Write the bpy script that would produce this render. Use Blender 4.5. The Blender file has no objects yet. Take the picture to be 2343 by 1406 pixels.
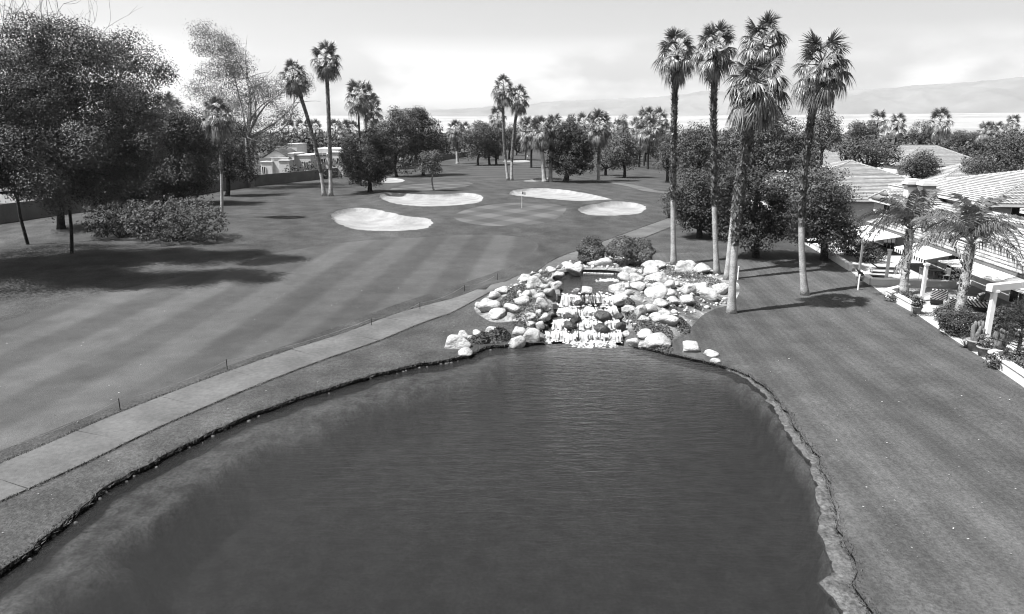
import bpy, bmesh, math, random
import numpy as np
from mathutils import Vector, Matrix, noise as mnoise
from mathutils.geometry import delaunay_2d_cdt

S = bpy.context.scene
C = S.collection
rad = math.radians

# ------------------------------------------------------------------ camera, sky, sun, exposure
F, CX, CY, PITCH, EYE = 1600.0, 1171.5, 703.0, rad(14.13), 11.0
cam_d = bpy.data.cameras.new('camera'); cam = bpy.data.objects.new('camera', cam_d); C.objects.link(cam)
cam_d.sensor_width = 36; cam_d.lens = 36 * F / 2343; cam_d.clip_start = 0.1; cam_d.clip_end = 40000
cam.location = (0, 0, EYE); cam.rotation_euler = (rad(90) - PITCH, 0, 0)
S.camera = cam

SUN_EL = rad(60); SUN_AZ = math.atan2(-0.95, -0.31)          # compass bearing of the sun, clockwise from +Y
world = bpy.data.worlds.new('World'); S.world = world; world.use_nodes = True
wt = world.node_tree; wt.nodes.clear()
def wn(t, **k):
    n = wt.nodes.new(t)
    for a, b in k.items(): setattr(n, a, b)
    return n
sky = wn('ShaderNodeTexSky', sky_type='NISHITA', sun_disc=False, sun_elevation=SUN_EL, sun_rotation=SUN_AZ,
         altitude=60, air_density=1.0, dust_density=3.2, ozone_density=1.0)
bw = wn('ShaderNodeRGBToBW'); bg = wn('ShaderNodeBackground'); out = wn('ShaderNodeOutputWorld')
bg.inputs['Strength'].default_value = 0.063
# broken low cumulus bank along the horizon, all the way round
tc = wn('ShaderNodeTexCoord'); mp = wn('ShaderNodeMapping'); mp.inputs['Scale'].default_value = (2.4, 2.4, 6.5)
mp.inputs['Location'].default_value = (0.35, 0.2, 0.6)
nz = wn('ShaderNodeTexNoise'); nz.inputs['Scale'].default_value = 1.6; nz.inputs['Detail'].default_value = 6; nz.inputs['Roughness'].default_value = 0.5
rp = wn('ShaderNodeValToRGB'); rp.color_ramp.elements[0].position = 0.45; rp.color_ramp.elements[1].position = 0.56
sx = wn('ShaderNodeSeparateXYZ'); el = wn('ShaderNodeValToRGB')
e = el.color_ramp.elements; e[0].position = 0.02; e[0].color = (0.4,)*3 + (1,); e[1].position = 0.125; e[1].color = (0, 0, 0, 1)
en = el.color_ramp.elements.new(0.07); en.color = (1, 1, 1, 1)
mm = wn('ShaderNodeMath', operation='MULTIPLY'); m2 = wn('ShaderNodeMath', operation='MULTIPLY'); m2.inputs[1].default_value = 0.75
mx = wn('ShaderNodeMix', data_type='FLOAT'); cb = wn('ShaderNodeMath', operation='MAXIMUM'); cb.inputs[1].default_value = 8.5
L = wt.links.new
L(tc.outputs['Generated'], mp.inputs['Vector']); L(mp.outputs['Vector'], nz.inputs['Vector']); L(nz.outputs['Fac'], rp.inputs['Fac'])
L(tc.outputs['Generated'], sx.inputs['Vector']); L(sx.outputs['Z'], el.inputs['Fac'])
L(rp.outputs['Color'], mm.inputs[0]); L(el.outputs['Color'], mm.inputs[1]); L(mm.outputs[0], m2.inputs[0])
L(sky.outputs['Color'], bw.inputs['Color']); L(bw.outputs['Val'], cb.inputs[0])
L(m2.outputs[0], mx.inputs[0]); L(bw.outputs['Val'], mx.inputs[2]); L(cb.outputs[0], mx.inputs[3])
L(mx.outputs[0], bg.inputs['Color']); L(bg.outputs['Background'], out.inputs['Surface'])

sd = bpy.data.lights.new('sun', 'SUN'); sun = bpy.data.objects.new('sun', sd); C.objects.link(sun)
sd.energy = 5.0; sd.angle = rad(0.5)
LDIR = Vector((0.95 * math.cos(SUN_EL), 0.31 * math.cos(SUN_EL), -math.sin(SUN_EL))).normalized()
sun.rotation_euler = LDIR.to_track_quat('-Z', 'Y').to_euler(); sun.location = (0, 0, 60)
vs = S.view_settings; vs.view_transform = 'Standard'; vs.look = 'None'; vs.gamma = 1; vs.use_curve_mapping = False; vs.exposure = 1.42
S.render.engine = 'CYCLES'
S.cycles.use_denoising = True; S.cycles.sample_clamp_direct = 10; S.cycles.sample_clamp_indirect = 3; S.cycles.pixel_filter_type = 'BLACKMAN_HARRIS'; S.cycles.filter_width = 1.15
S.cycles.max_bounces = 6; S.cycles.diffuse_bounces = 1; S.cycles.glossy_bounces = 2; S.cycles.transparent_max_bounces = 10
S.cycles.volume_bounces = 0; S.cycles.use_adaptive_sampling = True; S.cycles.adaptive_threshold = 0.008
S.cycles.caustics_reflective = False; S.cycles.caustics_refractive = False

# ------------------------------------------------------------------ helpers
def tag(o, label=None, cat=None, group=None, kind=None):
    for k, v in (('label', label), ('category', cat), ('group', group), ('kind', kind)):
        if v: o[k] = v
    return o
def empty(name, loc=(0, 0, 0), rz=0):
    o = bpy.data.objects.new(name, None); C.objects.link(o); o.location = loc; o.rotation_euler = (0, 0, rz); o.empty_display_size = 0.2
    return o
def link(name, me, parent=None, loc=None):
    o = bpy.data.objects.new(name, me); C.objects.link(o)
    if parent is not None: o.parent = parent
    if loc is not None: o.location = loc
    return o
def copy_tree(o, parent=None):
    c = o.copy(); C.objects.link(c)
    if parent is not None: c.parent = parent
    for ch in o.children: copy_tree(ch, c)
    return c
def mesh_np(name, V, Fa, mat=None, smooth=False):
    V = np.ascontiguousarray(V, dtype=np.float32); Fa = np.ascontiguousarray(Fa, dtype=np.int32)
    me = bpy.data.meshes.new(name); n, k = Fa.shape
    me.vertices.add(len(V)); me.vertices.foreach_set('co', V.ravel())
    me.loops.add(n * k); me.loops.foreach_set('vertex_index', Fa.ravel())
    me.polygons.add(n); me.polygons.foreach_set('loop_start', np.arange(0, n * k, k, dtype=np.int32))
    if smooth: me.polygons.foreach_set('use_smooth', np.ones(n, dtype=bool))
    me.update(calc_edges=True)
    if mat: me.materials.append(mat)
    return me
class MB:
    """collects shapes that make up one mesh"""
    def __init__(s): s.v = []; s.f = []
    def add(s, V, Fa):
        b = len(s.v); s.v += [tuple(map(float, p)) for p in V]; s.f += [tuple(int(i) + b for i in q) for q in Fa]; return s
    def box(s, c, d, rz=0, M=None):
        x, y, z = d[0] / 2, d[1] / 2, d[2] / 2
        V = [(-x, -y, -z), (x, -y, -z), (x, y, -z), (-x, y, -z), (-x, -y, z), (x, -y, z), (x, y, z), (-x, y, z)]
        R = M if M is not None else Matrix.Rotation(rz, 3, 'Z')
        V = [R @ Vector(p) + Vector(c) for p in V]
        return s.add(V, [(0, 3, 2, 1), (4, 5, 6, 7), (0, 1, 5, 4), (1, 2, 6, 5), (2, 3, 7, 6), (3, 0, 4, 7)])
    def prism(s, pts, z0, z1):
        n = len(pts); V = [(p[0], p[1], z0) for p in pts] + [(p[0], p[1], z1) for p in pts]
        return s.add(V, [tuple(range(n))[::-1], tuple(range(n, 2 * n))] + [(i, (i + 1) % n, n + (i + 1) % n, n + i) for i in range(n)])
    def tube(s, P, r, n=8, cap=True):
        V, Q = tube(P, r, n); b = len(s.v); s.add(V, Q)
        if cap:
            s.f.append(tuple(range(b, b + n))[::-1]); s.f.append(tuple(range(b + len(V) - n, b + len(V))))
        return s
    def lathe(s, prof, c=(0, 0, 0), n=16):
        k = len(prof); V = []
        for r, z in prof:
            for i in range(n):
                a = 2 * math.pi * i / n; V.append((c[0] + r * math.cos(a), c[1] + r * math.sin(a), c[2] + z))
        return s.add(V, [(j * n + i, j * n + (i + 1) % n, (j + 1) * n + (i + 1) % n, (j + 1) * n + i) for j in range(k - 1) for i in range(n)])
    def mesh(s, name, mat=None, smooth=False):
        me = bpy.data.meshes.new(name); me.from_pydata(s.v, [], s.f)
        if smooth:
            for p in me.polygons: p.use_smooth = True
        if mat: me.materials.append(mat)
        me.update(); return me
    def build(s, name, mat, parent=None, smooth=False): return link(name, s.mesh(name, mat, smooth), parent)
def tube(P, r, n=8):
    P = np.asarray(P, float); k = len(P); r = np.broadcast_to(np.asarray(r, float), (k,))
    T = np.gradient(P, axis=0); T /= np.linalg.norm(T, axis=1)[:, None] + 1e-9
    a = np.array([0., 0., 1.]) if abs(T[0, 2]) < 0.9 else np.array([1., 0., 0.])
    N = np.cross(T, a); N /= np.linalg.norm(N, axis=1)[:, None] + 1e-9
    B = np.cross(T, N); th = np.linspace(0, 2 * math.pi, n, endpoint=False)
    V = P[:, None] + r[:, None, None] * (np.cos(th)[None, :, None] * N[:, None] + np.sin(th)[None, :, None] * B[:, None])
    Q = [(j * n + i, j * n + (i + 1) % n, (j + 1) * n + (i + 1) % n, (j + 1) * n + i) for j in range(k - 1) for i in range(n)]
    return V.reshape(-1, 3), np.array(Q)
def smooth_closed(P, per=6):
    P = np.asarray(P, float); n = len(P); outp = []
    for i in range(n):
        p0, p1, p2, p3 = P[i - 1], P[i], P[(i + 1) % n], P[(i + 2) % n]
        for t in np.linspace(0, 1, per, endpoint=False):
            outp.append(0.5 * (2 * p1 + (p2 - p0) * t + (2 * p0 - 5 * p1 + 4 * p2 - p3) * t * t + (3 * p1 - p0 - 3 * p2 + p3) * t ** 3))
    return np.array(outp)
def smooth_open(P, per=6):
    P = np.asarray(P, float); Q = np.vstack([2 * P[0] - P[1], P, 2 * P[-1] - P[-2]]); outp = []
    for i in range(1, len(Q) - 2):
        p0, p1, p2, p3 = Q[i - 1], Q[i], Q[i + 1], Q[i + 2]
        for t in np.linspace(0, 1, per, endpoint=False):
            outp.append(0.5 * (2 * p1 + (p2 - p0) * t + (2 * p0 - 5 * p1 + 4 * p2 - p3) * t * t + (3 * p1 - p0 - 3 * p2 + p3) * t ** 3))
    outp.append(P[-1]); return np.array(outp)
def sstep(x, a, b):
    t = np.clip((np.asarray(x, float) - a) / (b - a), 0, 1); return t * t * (3 - 2 * t)
def sdf(poly, X, Y):
    """signed distance to a closed polygon, negative inside"""
    P = np.asarray(poly)[:, :2]; Q = np.roll(P, -1, axis=0)
    sh = np.shape(X); X = np.ravel(X).astype(float); Y = np.ravel(Y).astype(float); res = np.empty(len(X))
    for s in range(0, len(X), 20000):
        x = X[s:s + 20000, None]; y = Y[s:s + 20000, None]
        e = Q - P; wx = x - P[:, 0]; wy = y - P[:, 1]
        t = np.clip((wx * e[:, 0] + wy * e[:, 1]) / (e[:, 0] ** 2 + e[:, 1] ** 2 + 1e-12), 0, 1)
        d = np.sqrt(((wx - t * e[:, 0]) ** 2 + (wy - t * e[:, 1]) ** 2).min(axis=1))
        c = ((P[:, 1] > y) != (Q[:, 1] > y)) & (x < e[:, 0] * (y - P[:, 1]) / np.where(e[:, 1] == 0, 1e-12, e[:, 1]) + P[:, 0])
        res[s:s + 20000] = np.where(c.sum(axis=1) % 2 == 1, -d, d)
    return res.reshape(sh)
def ray(u, v):
    d = np.array([u - CX, F * math.cos(PITCH) + (CY - v) * math.sin(PITCH), -F * math.sin(PITCH) + (CY - v) * math.cos(PITCH)])
    return d / d[1]
def at_z(u, v, z):
    d = ray(u, v); t = (z - EYE) / d[2]; return np.array([d[0] * t, t, z])
def at_y(u, v, Y):
    d = ray(u, v); return np.array([d[0] * Y, Y, EYE + d[2] * Y])
def lump(n, amp, freq, seed):
    o = Vector((seed * 7.3, seed * 3.1, seed * 1.7)); return amp * mnoise.noise(Vector(n) * freq + o)

# ------------------------------------------------------------------ materials (the picture is monochrome: every colour is a grey)
def g(v): return (v, v, v, 1)
def material(name, lo, hi, scale=3.0, rough=0.85, fine=0.0, fine_scale=25.0, bump=0.0, bump_scale=30.0, island=0.0, spec=0.25,
             translucent=0.0, coord='Object', detail=5, contrast=(0.35, 0.65), extra=None):
    lo, hi = lo * (0.55 + 0.3 * lo), hi * (0.55 + 0.3 * hi)          # the picture is exposed bright: surfaces sit at the low end of their range
    m = bpy.data.materials.new(name); m.use_nodes = True; nt = m.node_tree; N = nt.nodes; K = nt.links.new
    p = N['Principled BSDF']; p.inputs['Roughness'].default_value = rough; p.inputs['Specular IOR Level'].default_value = spec
    t = N.new('ShaderNodeTexCoord'); n1 = N.new('ShaderNodeTexNoise'); n1.inputs['Scale'].default_value = scale; n1.inputs['Detail'].default_value = detail
    K(t.outputs[coord], n1.inputs['Vector'])
    r = N.new('ShaderNodeValToRGB'); e = r.color_ramp.elements; e[0].position, e[1].position = contrast; e[0].color = g(lo); e[1].color = g(hi)
    K(n1.outputs['Fac'], r.inputs['Fac']); col = r.outputs['Color']
    def mulby(col, fac_out, amt):
        mr = N.new('ShaderNodeMapRange'); mr.inputs['To Min'].default_value = 1 - amt; mr.inputs['To Max'].default_value = 1 + amt
        K(fac_out, mr.inputs['Value'])
        mxx = N.new('ShaderNodeVectorMath'); mxx.operation = 'SCALE'; K(col, mxx.inputs[0]); K(mr.outputs[0], mxx.inputs['Scale']); return mxx.outputs[0]
    if fine:
        n2 = N.new('ShaderNodeTexNoise'); n2.inputs['Scale'].default_value = fine_scale; n2.inputs['Detail'].default_value = 4; n2.inputs['Roughness'].default_value = 0.7
        K(t.outputs[coord], n2.inputs['Vector'])
        mr = N.new('ShaderNodeMapRange'); mr.inputs['From Min'].default_value = 0.3; mr.inputs['From Max'].default_value = 0.7; K(n2.outputs['Fac'], mr.inputs['Value'])
        col = mulby(col, mr.outputs[0], fine)
    if island:
        ge = N.new('ShaderNodeNewGeometry'); col = mulby(col, ge.outputs['Random Per Island'], island)
    if extra: col = extra(N, K, t, col, mulby)
    K(col, p.inputs['Base Color'])
    if bump:
        n3 = N.new('ShaderNodeTexNoise'); n3.inputs['Scale'].default_value = bump_scale; n3.inputs['Detail'].default_value = 6; K(t.outputs[coord], n3.inputs['Vector'])
        b = N.new('ShaderNodeBump'); b.inputs['Strength'].default_value = min(1, bump); b.inputs['Distance'].default_value = 0.05 * max(1, bump); K(n3.outputs['Fac'], b.inputs['Height'])
        K(b.outputs['Normal'], p.inputs['Normal'])
    if translucent:
        tr = N.new('ShaderNodeBsdfTranslucent'); K(col, tr.inputs['Color']); ms = N.new('ShaderNodeMixShader'); ms.inputs['Fac'].default_value = translucent
        K(p.outputs[0], ms.inputs[1]); K(tr.outputs[0], ms.inputs[2]); K(ms.outputs[0], N['Material Output'].inputs['Surface'])
    return m
def stripes(period, amt, angle, wob=1.2, soft=0.5, second=None):
    """mowing stripes: bands of grass bent by the mower this way and that"""
    def f(N, K, t, col, mulby):
        for per, ang, am in ((period, angle, amt),) + ((second,) if second else ()):
            mp = N.new('ShaderNodeMapping'); mp.inputs['Rotation'].default_value = (0, 0, ang); K(t.outputs['Object'], mp.inputs['Vector'])
            w = N.new('ShaderNodeTexWave'); w.wave_type = 'BANDS'; w.bands_direction = 'X'; w.wave_profile = 'SIN'
            w.inputs['Scale'].default_value = 2 * math.pi / (20 * per); w.inputs['Distortion'].default_value = wob; w.inputs['Detail'].default_value = 1.5; w.inputs['Detail Scale'].default_value = 0.35
            K(mp.outputs[0], w.inputs['Vector'])
            mr = N.new('ShaderNodeMapRange'); mr.interpolation_type = 'SMOOTHSTEP'; mr.inputs['From Min'].default_value = 0.5 - soft / 2; mr.inputs['From Max'].default_value = 0.5 + soft / 2
            K(w.outputs['Fac'], mr.inputs['Value']); col = mulby(col, mr.outputs[0], am)
        return col
    return f
def scuff(N, K, t, col, mulby):
    """big worn and thirsty patches in the turf, stretched along the slope"""
    mp = N.new('ShaderNodeMapping'); mp.inputs['Scale'].default_value = (0.09, 0.035, 0.05); K(t.outputs['Object'], mp.inputs['Vector'])
    n = N.new('ShaderNodeTexNoise'); n.inputs['Scale'].default_value = 1; n.inputs['Detail'].default_value = 6; K(mp.outputs[0], n.inputs['Vector'])
    mr = N.new('ShaderNodeMapRange'); mr.inputs['From Min'].default_value = 0.35; mr.inputs['From Max'].default_value = 0.65; K(n.outputs['Fac'], mr.inputs['Value'])
    col = mulby(col, mr.outputs[0], 0.21)
    v = N.new('ShaderNodeTexNoise'); v.inputs['Scale'].default_value = 1.1; v.inputs['Detail'].default_value = 8; v.inputs['Roughness'].default_value = 0.75; K(t.outputs['Object'], v.inputs['Vector'])
    m3 = N.new('ShaderNodeMapRange'); m3.inputs['From Min'].default_value = 0.3; m3.inputs['From Max'].default_value = 0.7; K(v.outputs['Fac'], m3.inputs['Value'])
    return mulby(col, m3.outputs[0], 0.14)
def chain(*fs):
    def f(N, K, t, col, mulby):
        for q in fs: col = q(N, K, t, col, mulby)
        return col
    return f
MT = {}
MT['rough'] = material('rough_turf', 0.058, 0.088, 0.5, 0.9, 0.5, 9, 1.0, 14, extra=chain(scuff, stripes(3.4, 0.05, rad(-20), 2.5, 0.8)), spec=0.1)
MT['lawn'] = material('mown_lawn', 0.08, 0.105, 0.4, 0.9, 0.38, 10, 1.0, 16, extra=chain(scuff, stripes(1.9, 0.10, rad(4), 1.6, 0.9), stripes(0.42, 0.05, rad(3), 2.5, 0.9)), spec=0.1)
MT['fairway'] = material('fairway_turf', 0.084, 0.10, 0.5, 0.9, 0.22, 16, 0.6, 22, extra=chain(scuff, stripes(4.4, 0.145, rad(5), 0.9, 0.55)), spec=0.1)
MT['far_fairway'] = material('far_fairway_turf', 0.07, 0.085, 0.3, 0.9, 0.2, 10, 0.5, 12, extra=stripes(9, 0.16, rad(80), 1.5, 0.6), spec=0.1)
MT['green'] = material('putting_green_turf', 0.095, 0.112, 0.4, 0.9, 0.08, 30, 0.2, 40, extra=stripes(5.0, 0.16, rad(38), 0.4, 0.4, (5.0, rad(-42), 0.16)), spec=0.1)
MT['sand'] = material('bunker_sand', 0.25, 0.34, 0.5, 0.95, 0.12, 3, 1.6, 2.5, spec=0.05)
MT['concrete'] = material('path_concrete', 0.105, 0.15, 0.45, 0.9, 0.22, 5, 0.3, 30, spec=0.15)
MT['soil'] = material('dark_soil', 0.02, 0.05, 4, 0.95, 0.4, 20, 1.5, 15, spec=0.1)
MT['bed'] = material('rockery_gravel', 0.10, 0.34, 0.55, 0.95, 0.5, 7, 1.5, 8, spec=0.1, contrast=(0.4, 0.62))
MT['paving'] = material('patio_paving', 0.38, 0.48, 1.2, 0.8, 0.1, 14, 0.2, 20)
MT['desert'] = material('desert_floor', 0.27, 0.40, 0.002, 0.95, 0.2, 0.02, spec=0.05)
MT['mountain'] = material('bare_mountain_rock', 0.20, 0.245, 0.0016, 0.95, 0.1, 0.004, spec=0.05, detail=9, contrast=(0.38, 0.62))
MT['boulder'] = material('pale_granite', 0.32, 0.56, 0.9, 0.85, 0.26, 5, 1.5, 5, spec=0.15)
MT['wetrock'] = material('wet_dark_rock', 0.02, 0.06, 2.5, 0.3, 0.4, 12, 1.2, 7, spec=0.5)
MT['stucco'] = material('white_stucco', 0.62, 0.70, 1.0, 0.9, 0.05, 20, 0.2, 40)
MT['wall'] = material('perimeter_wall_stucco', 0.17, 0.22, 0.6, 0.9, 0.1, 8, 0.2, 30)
MT['tile'] = material('pale_roof_tile', 0.31, 0.44, 2.2, 0.75, 0.18, 9, 0, island=0.12)
MT['flat_tile'] = material('flat_roof_tile', 0.29, 0.37, 1.5, 0.8, 0.1, 9, 0, island=0.16)
MT['tile_riser_shade'] = material('painted_shade_tile_risers', 0.07, 0.12, 2, 0.9)  # dark colour painted as the shade at the open lower edge of tile courses
MT['trim'] = material('grey_trim_band', 0.16, 0.2, 1, 0.8)  # mid grey for the eave board, chimney bands and one chimney cap
MT['white'] = material('white_paint', 0.74, 0.8, 1, 0.5, spec=0.4)
MT['awning'] = material('white_awning_cloth', 0.7, 0.78, 1, 0.8)
MT['dark'] = material('black_paint', 0.012, 0.02, 1, 0.5)
MT['glass'] = material('dark_window_glass', 0.01, 0.02, 1, 0.08, spec=0.6)
MT['steel'] = material('grey_metal', 0.3, 0.34, 1, 0.4, spec=0.5)
MT['terracotta'] = material('terracotta', 0.26, 0.34, 3, 0.85, 0.15, 15)
MT['trunk'] = material('palm_trunk_bare', 0.32, 0.48, 1.5, 0.9, 0.3, 14, 1.2, 12, spec=0.1)
MT['boot'] = material('palm_leaf_base', 0.08, 0.22, 3, 0.9, 0.4, 16, 0, island=0.6, spec=0.1)
MT['bark'] = material('tree_bark', 0.03, 0.08, 3, 0.95, 0.4, 14, 1.5, 12, spec=0.1)
MT['palebark'] = material('pale_eucalyptus_bark', 0.22, 0.42, 1.2, 0.9, 0.3, 6, 0.6, 8, spec=0.1)
MT['frond'] = material('palm_frond', 0.14, 0.25, 1.5, 0.42, 0, 9, 0, island=0.35, spec=0.55, translucent=0.12)
MT['dryfrond'] = material('dry_palm_frond', 0.18, 0.30, 1.5, 0.7, 0, 9, 0, island=0.4, spec=0.2, translucent=0.1)
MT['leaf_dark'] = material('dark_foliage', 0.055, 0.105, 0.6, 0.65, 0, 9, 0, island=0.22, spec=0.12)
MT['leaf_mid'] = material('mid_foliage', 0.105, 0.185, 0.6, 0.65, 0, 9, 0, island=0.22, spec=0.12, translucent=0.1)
MT['leaf_pale'] = material('pale_foliage', 0.16, 0.27, 0.5, 0.6, 0, 9, 0, island=0.4, spec=0.3, translucent=0.3)
MT['leaf_far'] = material('far_foliage', 0.07, 0.15, 0.03, 0.7, 0, 9, 0, island=0.5, spec=0.2)
MT['needle'] = material('pine_needles', 0.04, 0.09, 0.8, 0.6, 0, 9, 0, island=0.45, spec=0.3)
MT['cactus'] = material('cactus_skin', 0.16, 0.26, 4, 0.8, 0.2, 20)
MT['foam'] = material('white_water', 0.5, 0.7, 3, 0.5, 0, 9, 0, island=0.15, translucent=0.3)
MT['petal'] = material('fallen_petal', 0.25, 0.42, 3, 0.8, island=0.4)
MT['mud'] = material('pale_algae_mud', 0.075, 0.145, 2.6, 0.9, 0.6, 9, 1.5, 12, spec=0.2)
MT['bedsilt'] = None

# ------------------------------------------------------------------ the ground plan (outlines as seen, dropped on to the ground)
pond_px = [(0,1305),(92,1236),(172,1173),(258,1104),(367,1047),(470,995),(573,950),(676,912),(802,872),(940,838),(1031,822),(1085,806),(1110,794),
           (1170,789),(1240,784),(1330,782),(1420,786),(1500,802),(1570,818),(1640,834),(1690,850),(1740,878),(1775,912),(1802,945),(1838,1000),(1872,1045),
           (1895,1100),(1908,1160),(1930,1230),(1960,1310),(2003,1406)]
pond = [at_z(u, v, 0.15)[:2] for u, v in pond_px]
pond += [np.array(p) for p in ((10.2, 8.0), (11.2, 0.0), (9.0, -12.0), (1.0, -18.0), (-9.0, -15.0), (-14.0, -4.0), (-15.0, 6.0), (-14.2, 11.5))]
POND = smooth_closed(pond, 5)
_r = random.Random(4)
for i, p in enumerate(POND):
    p += np.array([_r.gauss(0, 0.05), _r.gauss(0, 0.05)])
pool_px = [(1264,640),(1274,656),(1287,676),(1345,679),(1402,676),(1404,664),(1420,648),(1442,637),(1405,626),(1335,624),(1297,628)]
POOL = smooth_closed([at_z(u, v, 1.6)[:2] for u, v in pool_px], 4)
FALLS = at_z(1332, 786, 0)[:2]

FYL = at_z(1344, 677, 1.6)[1]; FX0 = at_y(1258, 700, FYL - 1.2)[0]; FX1 = at_y(1412, 700, FYL - 1.2)[0]
def H0(X, Y):
    X = np.asarray(X, float); Y = np.asarray(Y, float)
    dp = sdf(POND, X, Y); dq = sdf(POOL, X, Y); R = np.hypot(X, Y)
    h = 0.15 + 0.9 * sstep(dp, -2.0, 42) + 0.12 * np.sin(X * 0.11 + 1.3) * np.sin(Y * 0.09) * sstep(dp, 4, 25)
    h = h + 0.9 * np.exp(-((X + 38) ** 2 / 380 + (Y - 74) ** 2 / 300)) + 0.5 * np.exp(-((X - 2) ** 2 / 420 + (Y - 100) ** 2 / 260))
    mound = 1.78 * sstep(-dq, -8.5, -0.4) * sstep(dp, 0.0, 3.2) + 0.15 * (1 - sstep(dp, 0, 3.2))
    h = np.maximum(h, np.where(dq < 9, mound, 0))
    fx = sstep(X, FX0 - 0.5, FX0) * (1 - sstep(X, FX1, FX1 + 0.5)) * (1 - sstep(Y, FYL - 0.1, FYL + 0.35)); h = np.where(dp > -0.5, h - fx * (h + 0.35), h)   # the cleft the falls run down
    h = h * (1 - sstep(R, 380, 600)) + 1.2 * sstep(R, 380, 600)
    return h + 170 * sstep(R, 2600, 8200) ** 1.4
def at_ground(u, v, hf=None):
    hf = hf or H0; z = 0.8
    for _ in range(25):
        p = at_z(u, v, z); z = 0.5 * z + 0.5 * float(hf(p[0], p[1]))
    return np.array([p[0], p[1], z])
def gpoly(px, per=4): return smooth_closed([at_ground(u, v)[:2] for u, v in px], per)
def gz(x, y): return float(H(x, y))

BUNK = {
 'b1': ('kidney shaped pale sand bunker at the front left of the green', [(757,495),(775,485),(810,479),(850,481),(890,489),(930,498),(975,503),(991,513),(980,524),(940,531),(880,533),(830,531),(785,521),(762,508)]),
 'b2': ('long sand bunker half in tree shade behind the front left bunker', [(868,452),(893,444),(950,447),(1010,448),(1060,444),(1095,448),(1106,457),(1090,468),(1040,474),(980,476),(920,472),(885,463)]),
 'b3': ('long tapering sand bunker behind the flag', [(1165,446),(1180,437),(1230,433),(1290,437),(1340,445),(1380,454),(1403,461),(1370,464),(1310,463),(1260,459),(1210,454),(1180,451)]),
 'b4': ('oval sand bunker on the right of the green', [(1322,483),(1345,473),(1390,467),(1440,466),(1470,472),(1477,481),(1460,492),(1410,497),(1360,497),(1333,492)]),
 'b5': ('small far sand bunker behind the dark round tree', [(815,414),(850,410),(900,409),(926,414),(905,420),(850,419)]),
 'b6': ('thin distant sand bunker beside the far flag', [(1150,371),(1175,368),(1203,368),(1212,371),(1185,373)]),
 'b7': ('thin sliver of sand left of the round pine', [(1198,416),(1225,411),(1256,408),(1262,411),(1225,417)]),
}
BPOLY = {k: gpoly(v[1], 7) for k, v in BUNK.items()}
_rb = np.random.default_rng(6)
for k in BPOLY: BPOLY[k] = BPOLY[k] + _rb.normal(size=BPOLY[k].shape) * 0.09
GREEN1 = gpoly([(1038,497),(1060,485),(1100,475),(1160,468),(1230,467),(1280,472),(1296,481),(1285,495),(1255,510),(1200,519),(1150,521),(1090,517),(1050,508)])
GREEN2 = gpoly([(893,434),(930,424),(1000,418),(1060,417),(1082,421),(1060,428),(1000,434),(940,439)])
FAIR = gpoly([(-260,800),(0,737),(240,671),(400,636),(560,593),(700,568),(800,554),(920,546),(1080,538),(1190,543),(1232,566),(1160,612),(1060,648),(900,699),(700,774),(500,845),(300,917),(150,972),(0,1032),(-260,1130)], 5)
FARF = gpoly([(960,412),(1030,394),(1110,376),(1185,352),(1232,349),(1240,372),(1238,404),(1170,414),(1080,410)], 4)
path_px = [(-300,1235),(-140,1160),(0,1102),(150,1037),(300,968),(450,906),(560,863),(700,812),(825,771),(960,720),(1100,667),(1200,636),(1290,604),(1365,572),(1440,544),(1525,512),(1590,486),(1635,462),(1600,448),(1540,442),(1490,437),(1452,427),(1410,419)]
PATHC = smooth_open([at_ground(u, v)[:2] for u, v in path_px], 8)
def offset_line(P, w):
    T = np.gradient(P, axis=0); T /= np.linalg.norm(T, axis=1)[:, None]; return P + np.stack([-T[:, 1], T[:, 0]], 1) * w
PATH = np.vstack([offset_line(PATHC, 1.3)[::2], offset_line(PATHC, -1.3)[::2][::-1]])
BED = gpoly([(1085,705),(1130,665),(1190,636),(1260,612),(1330,592),(1400,586),(1500,600),(1570,600),(1640,622),(1690,650),(1680,690),(1625,712),(1580,750),(1530,785),(1480,795),(1425,783),(1330,776),(1240,778),(1170,780),(1210,745),(1180,735),(1120,735)], 4)
edge_px = [(1839,556),(1947,622),(1992,652),(2029,680),(2088,713),(2165,766),(2262,829),(2343,882)]
EDGE = [at_ground(u, v)[:2] for u, v in edge_px]
PATIO = np.array(EDGE + [EDGE[-1] + np.array((0.4, -9)), EDGE[-1] + np.array((9, -9)), np.array((31.5, 38)), np.array((33, 66)), np.array((31, 70))])
PATIO = PATIO if True else None

def H(X, Y):
    h = H0(X, Y)
    for k, P in BPOLY.items():
        c = P.mean(axis=0); far = np.hypot(np.asarray(X) - c[0], np.asarray(Y) - c[1]) < 30
        if not np.any(far): continue
        d = sdf(P, X, Y); s = 1.0 if k in ('b1', 'b2', 'b3', 'b4') else 0.6
        h = h - s * 0.3 * sstep(-d, 0.0, 0.5) - s * 0.22 * sstep(-d, .4, 3.5) + s * 0.25 * sstep(-d, -3.0, -0.2) * (1 - sstep(-d, -0.2, 0.3))
    d = sdf(GREEN1, X, Y); h = h + 0.15 * sstep(-d, -4, 1)
    d = sdf(PATH, X, Y); h = h - 0.05 * sstep(-d, -0.3, 0.1)
    return h

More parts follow.
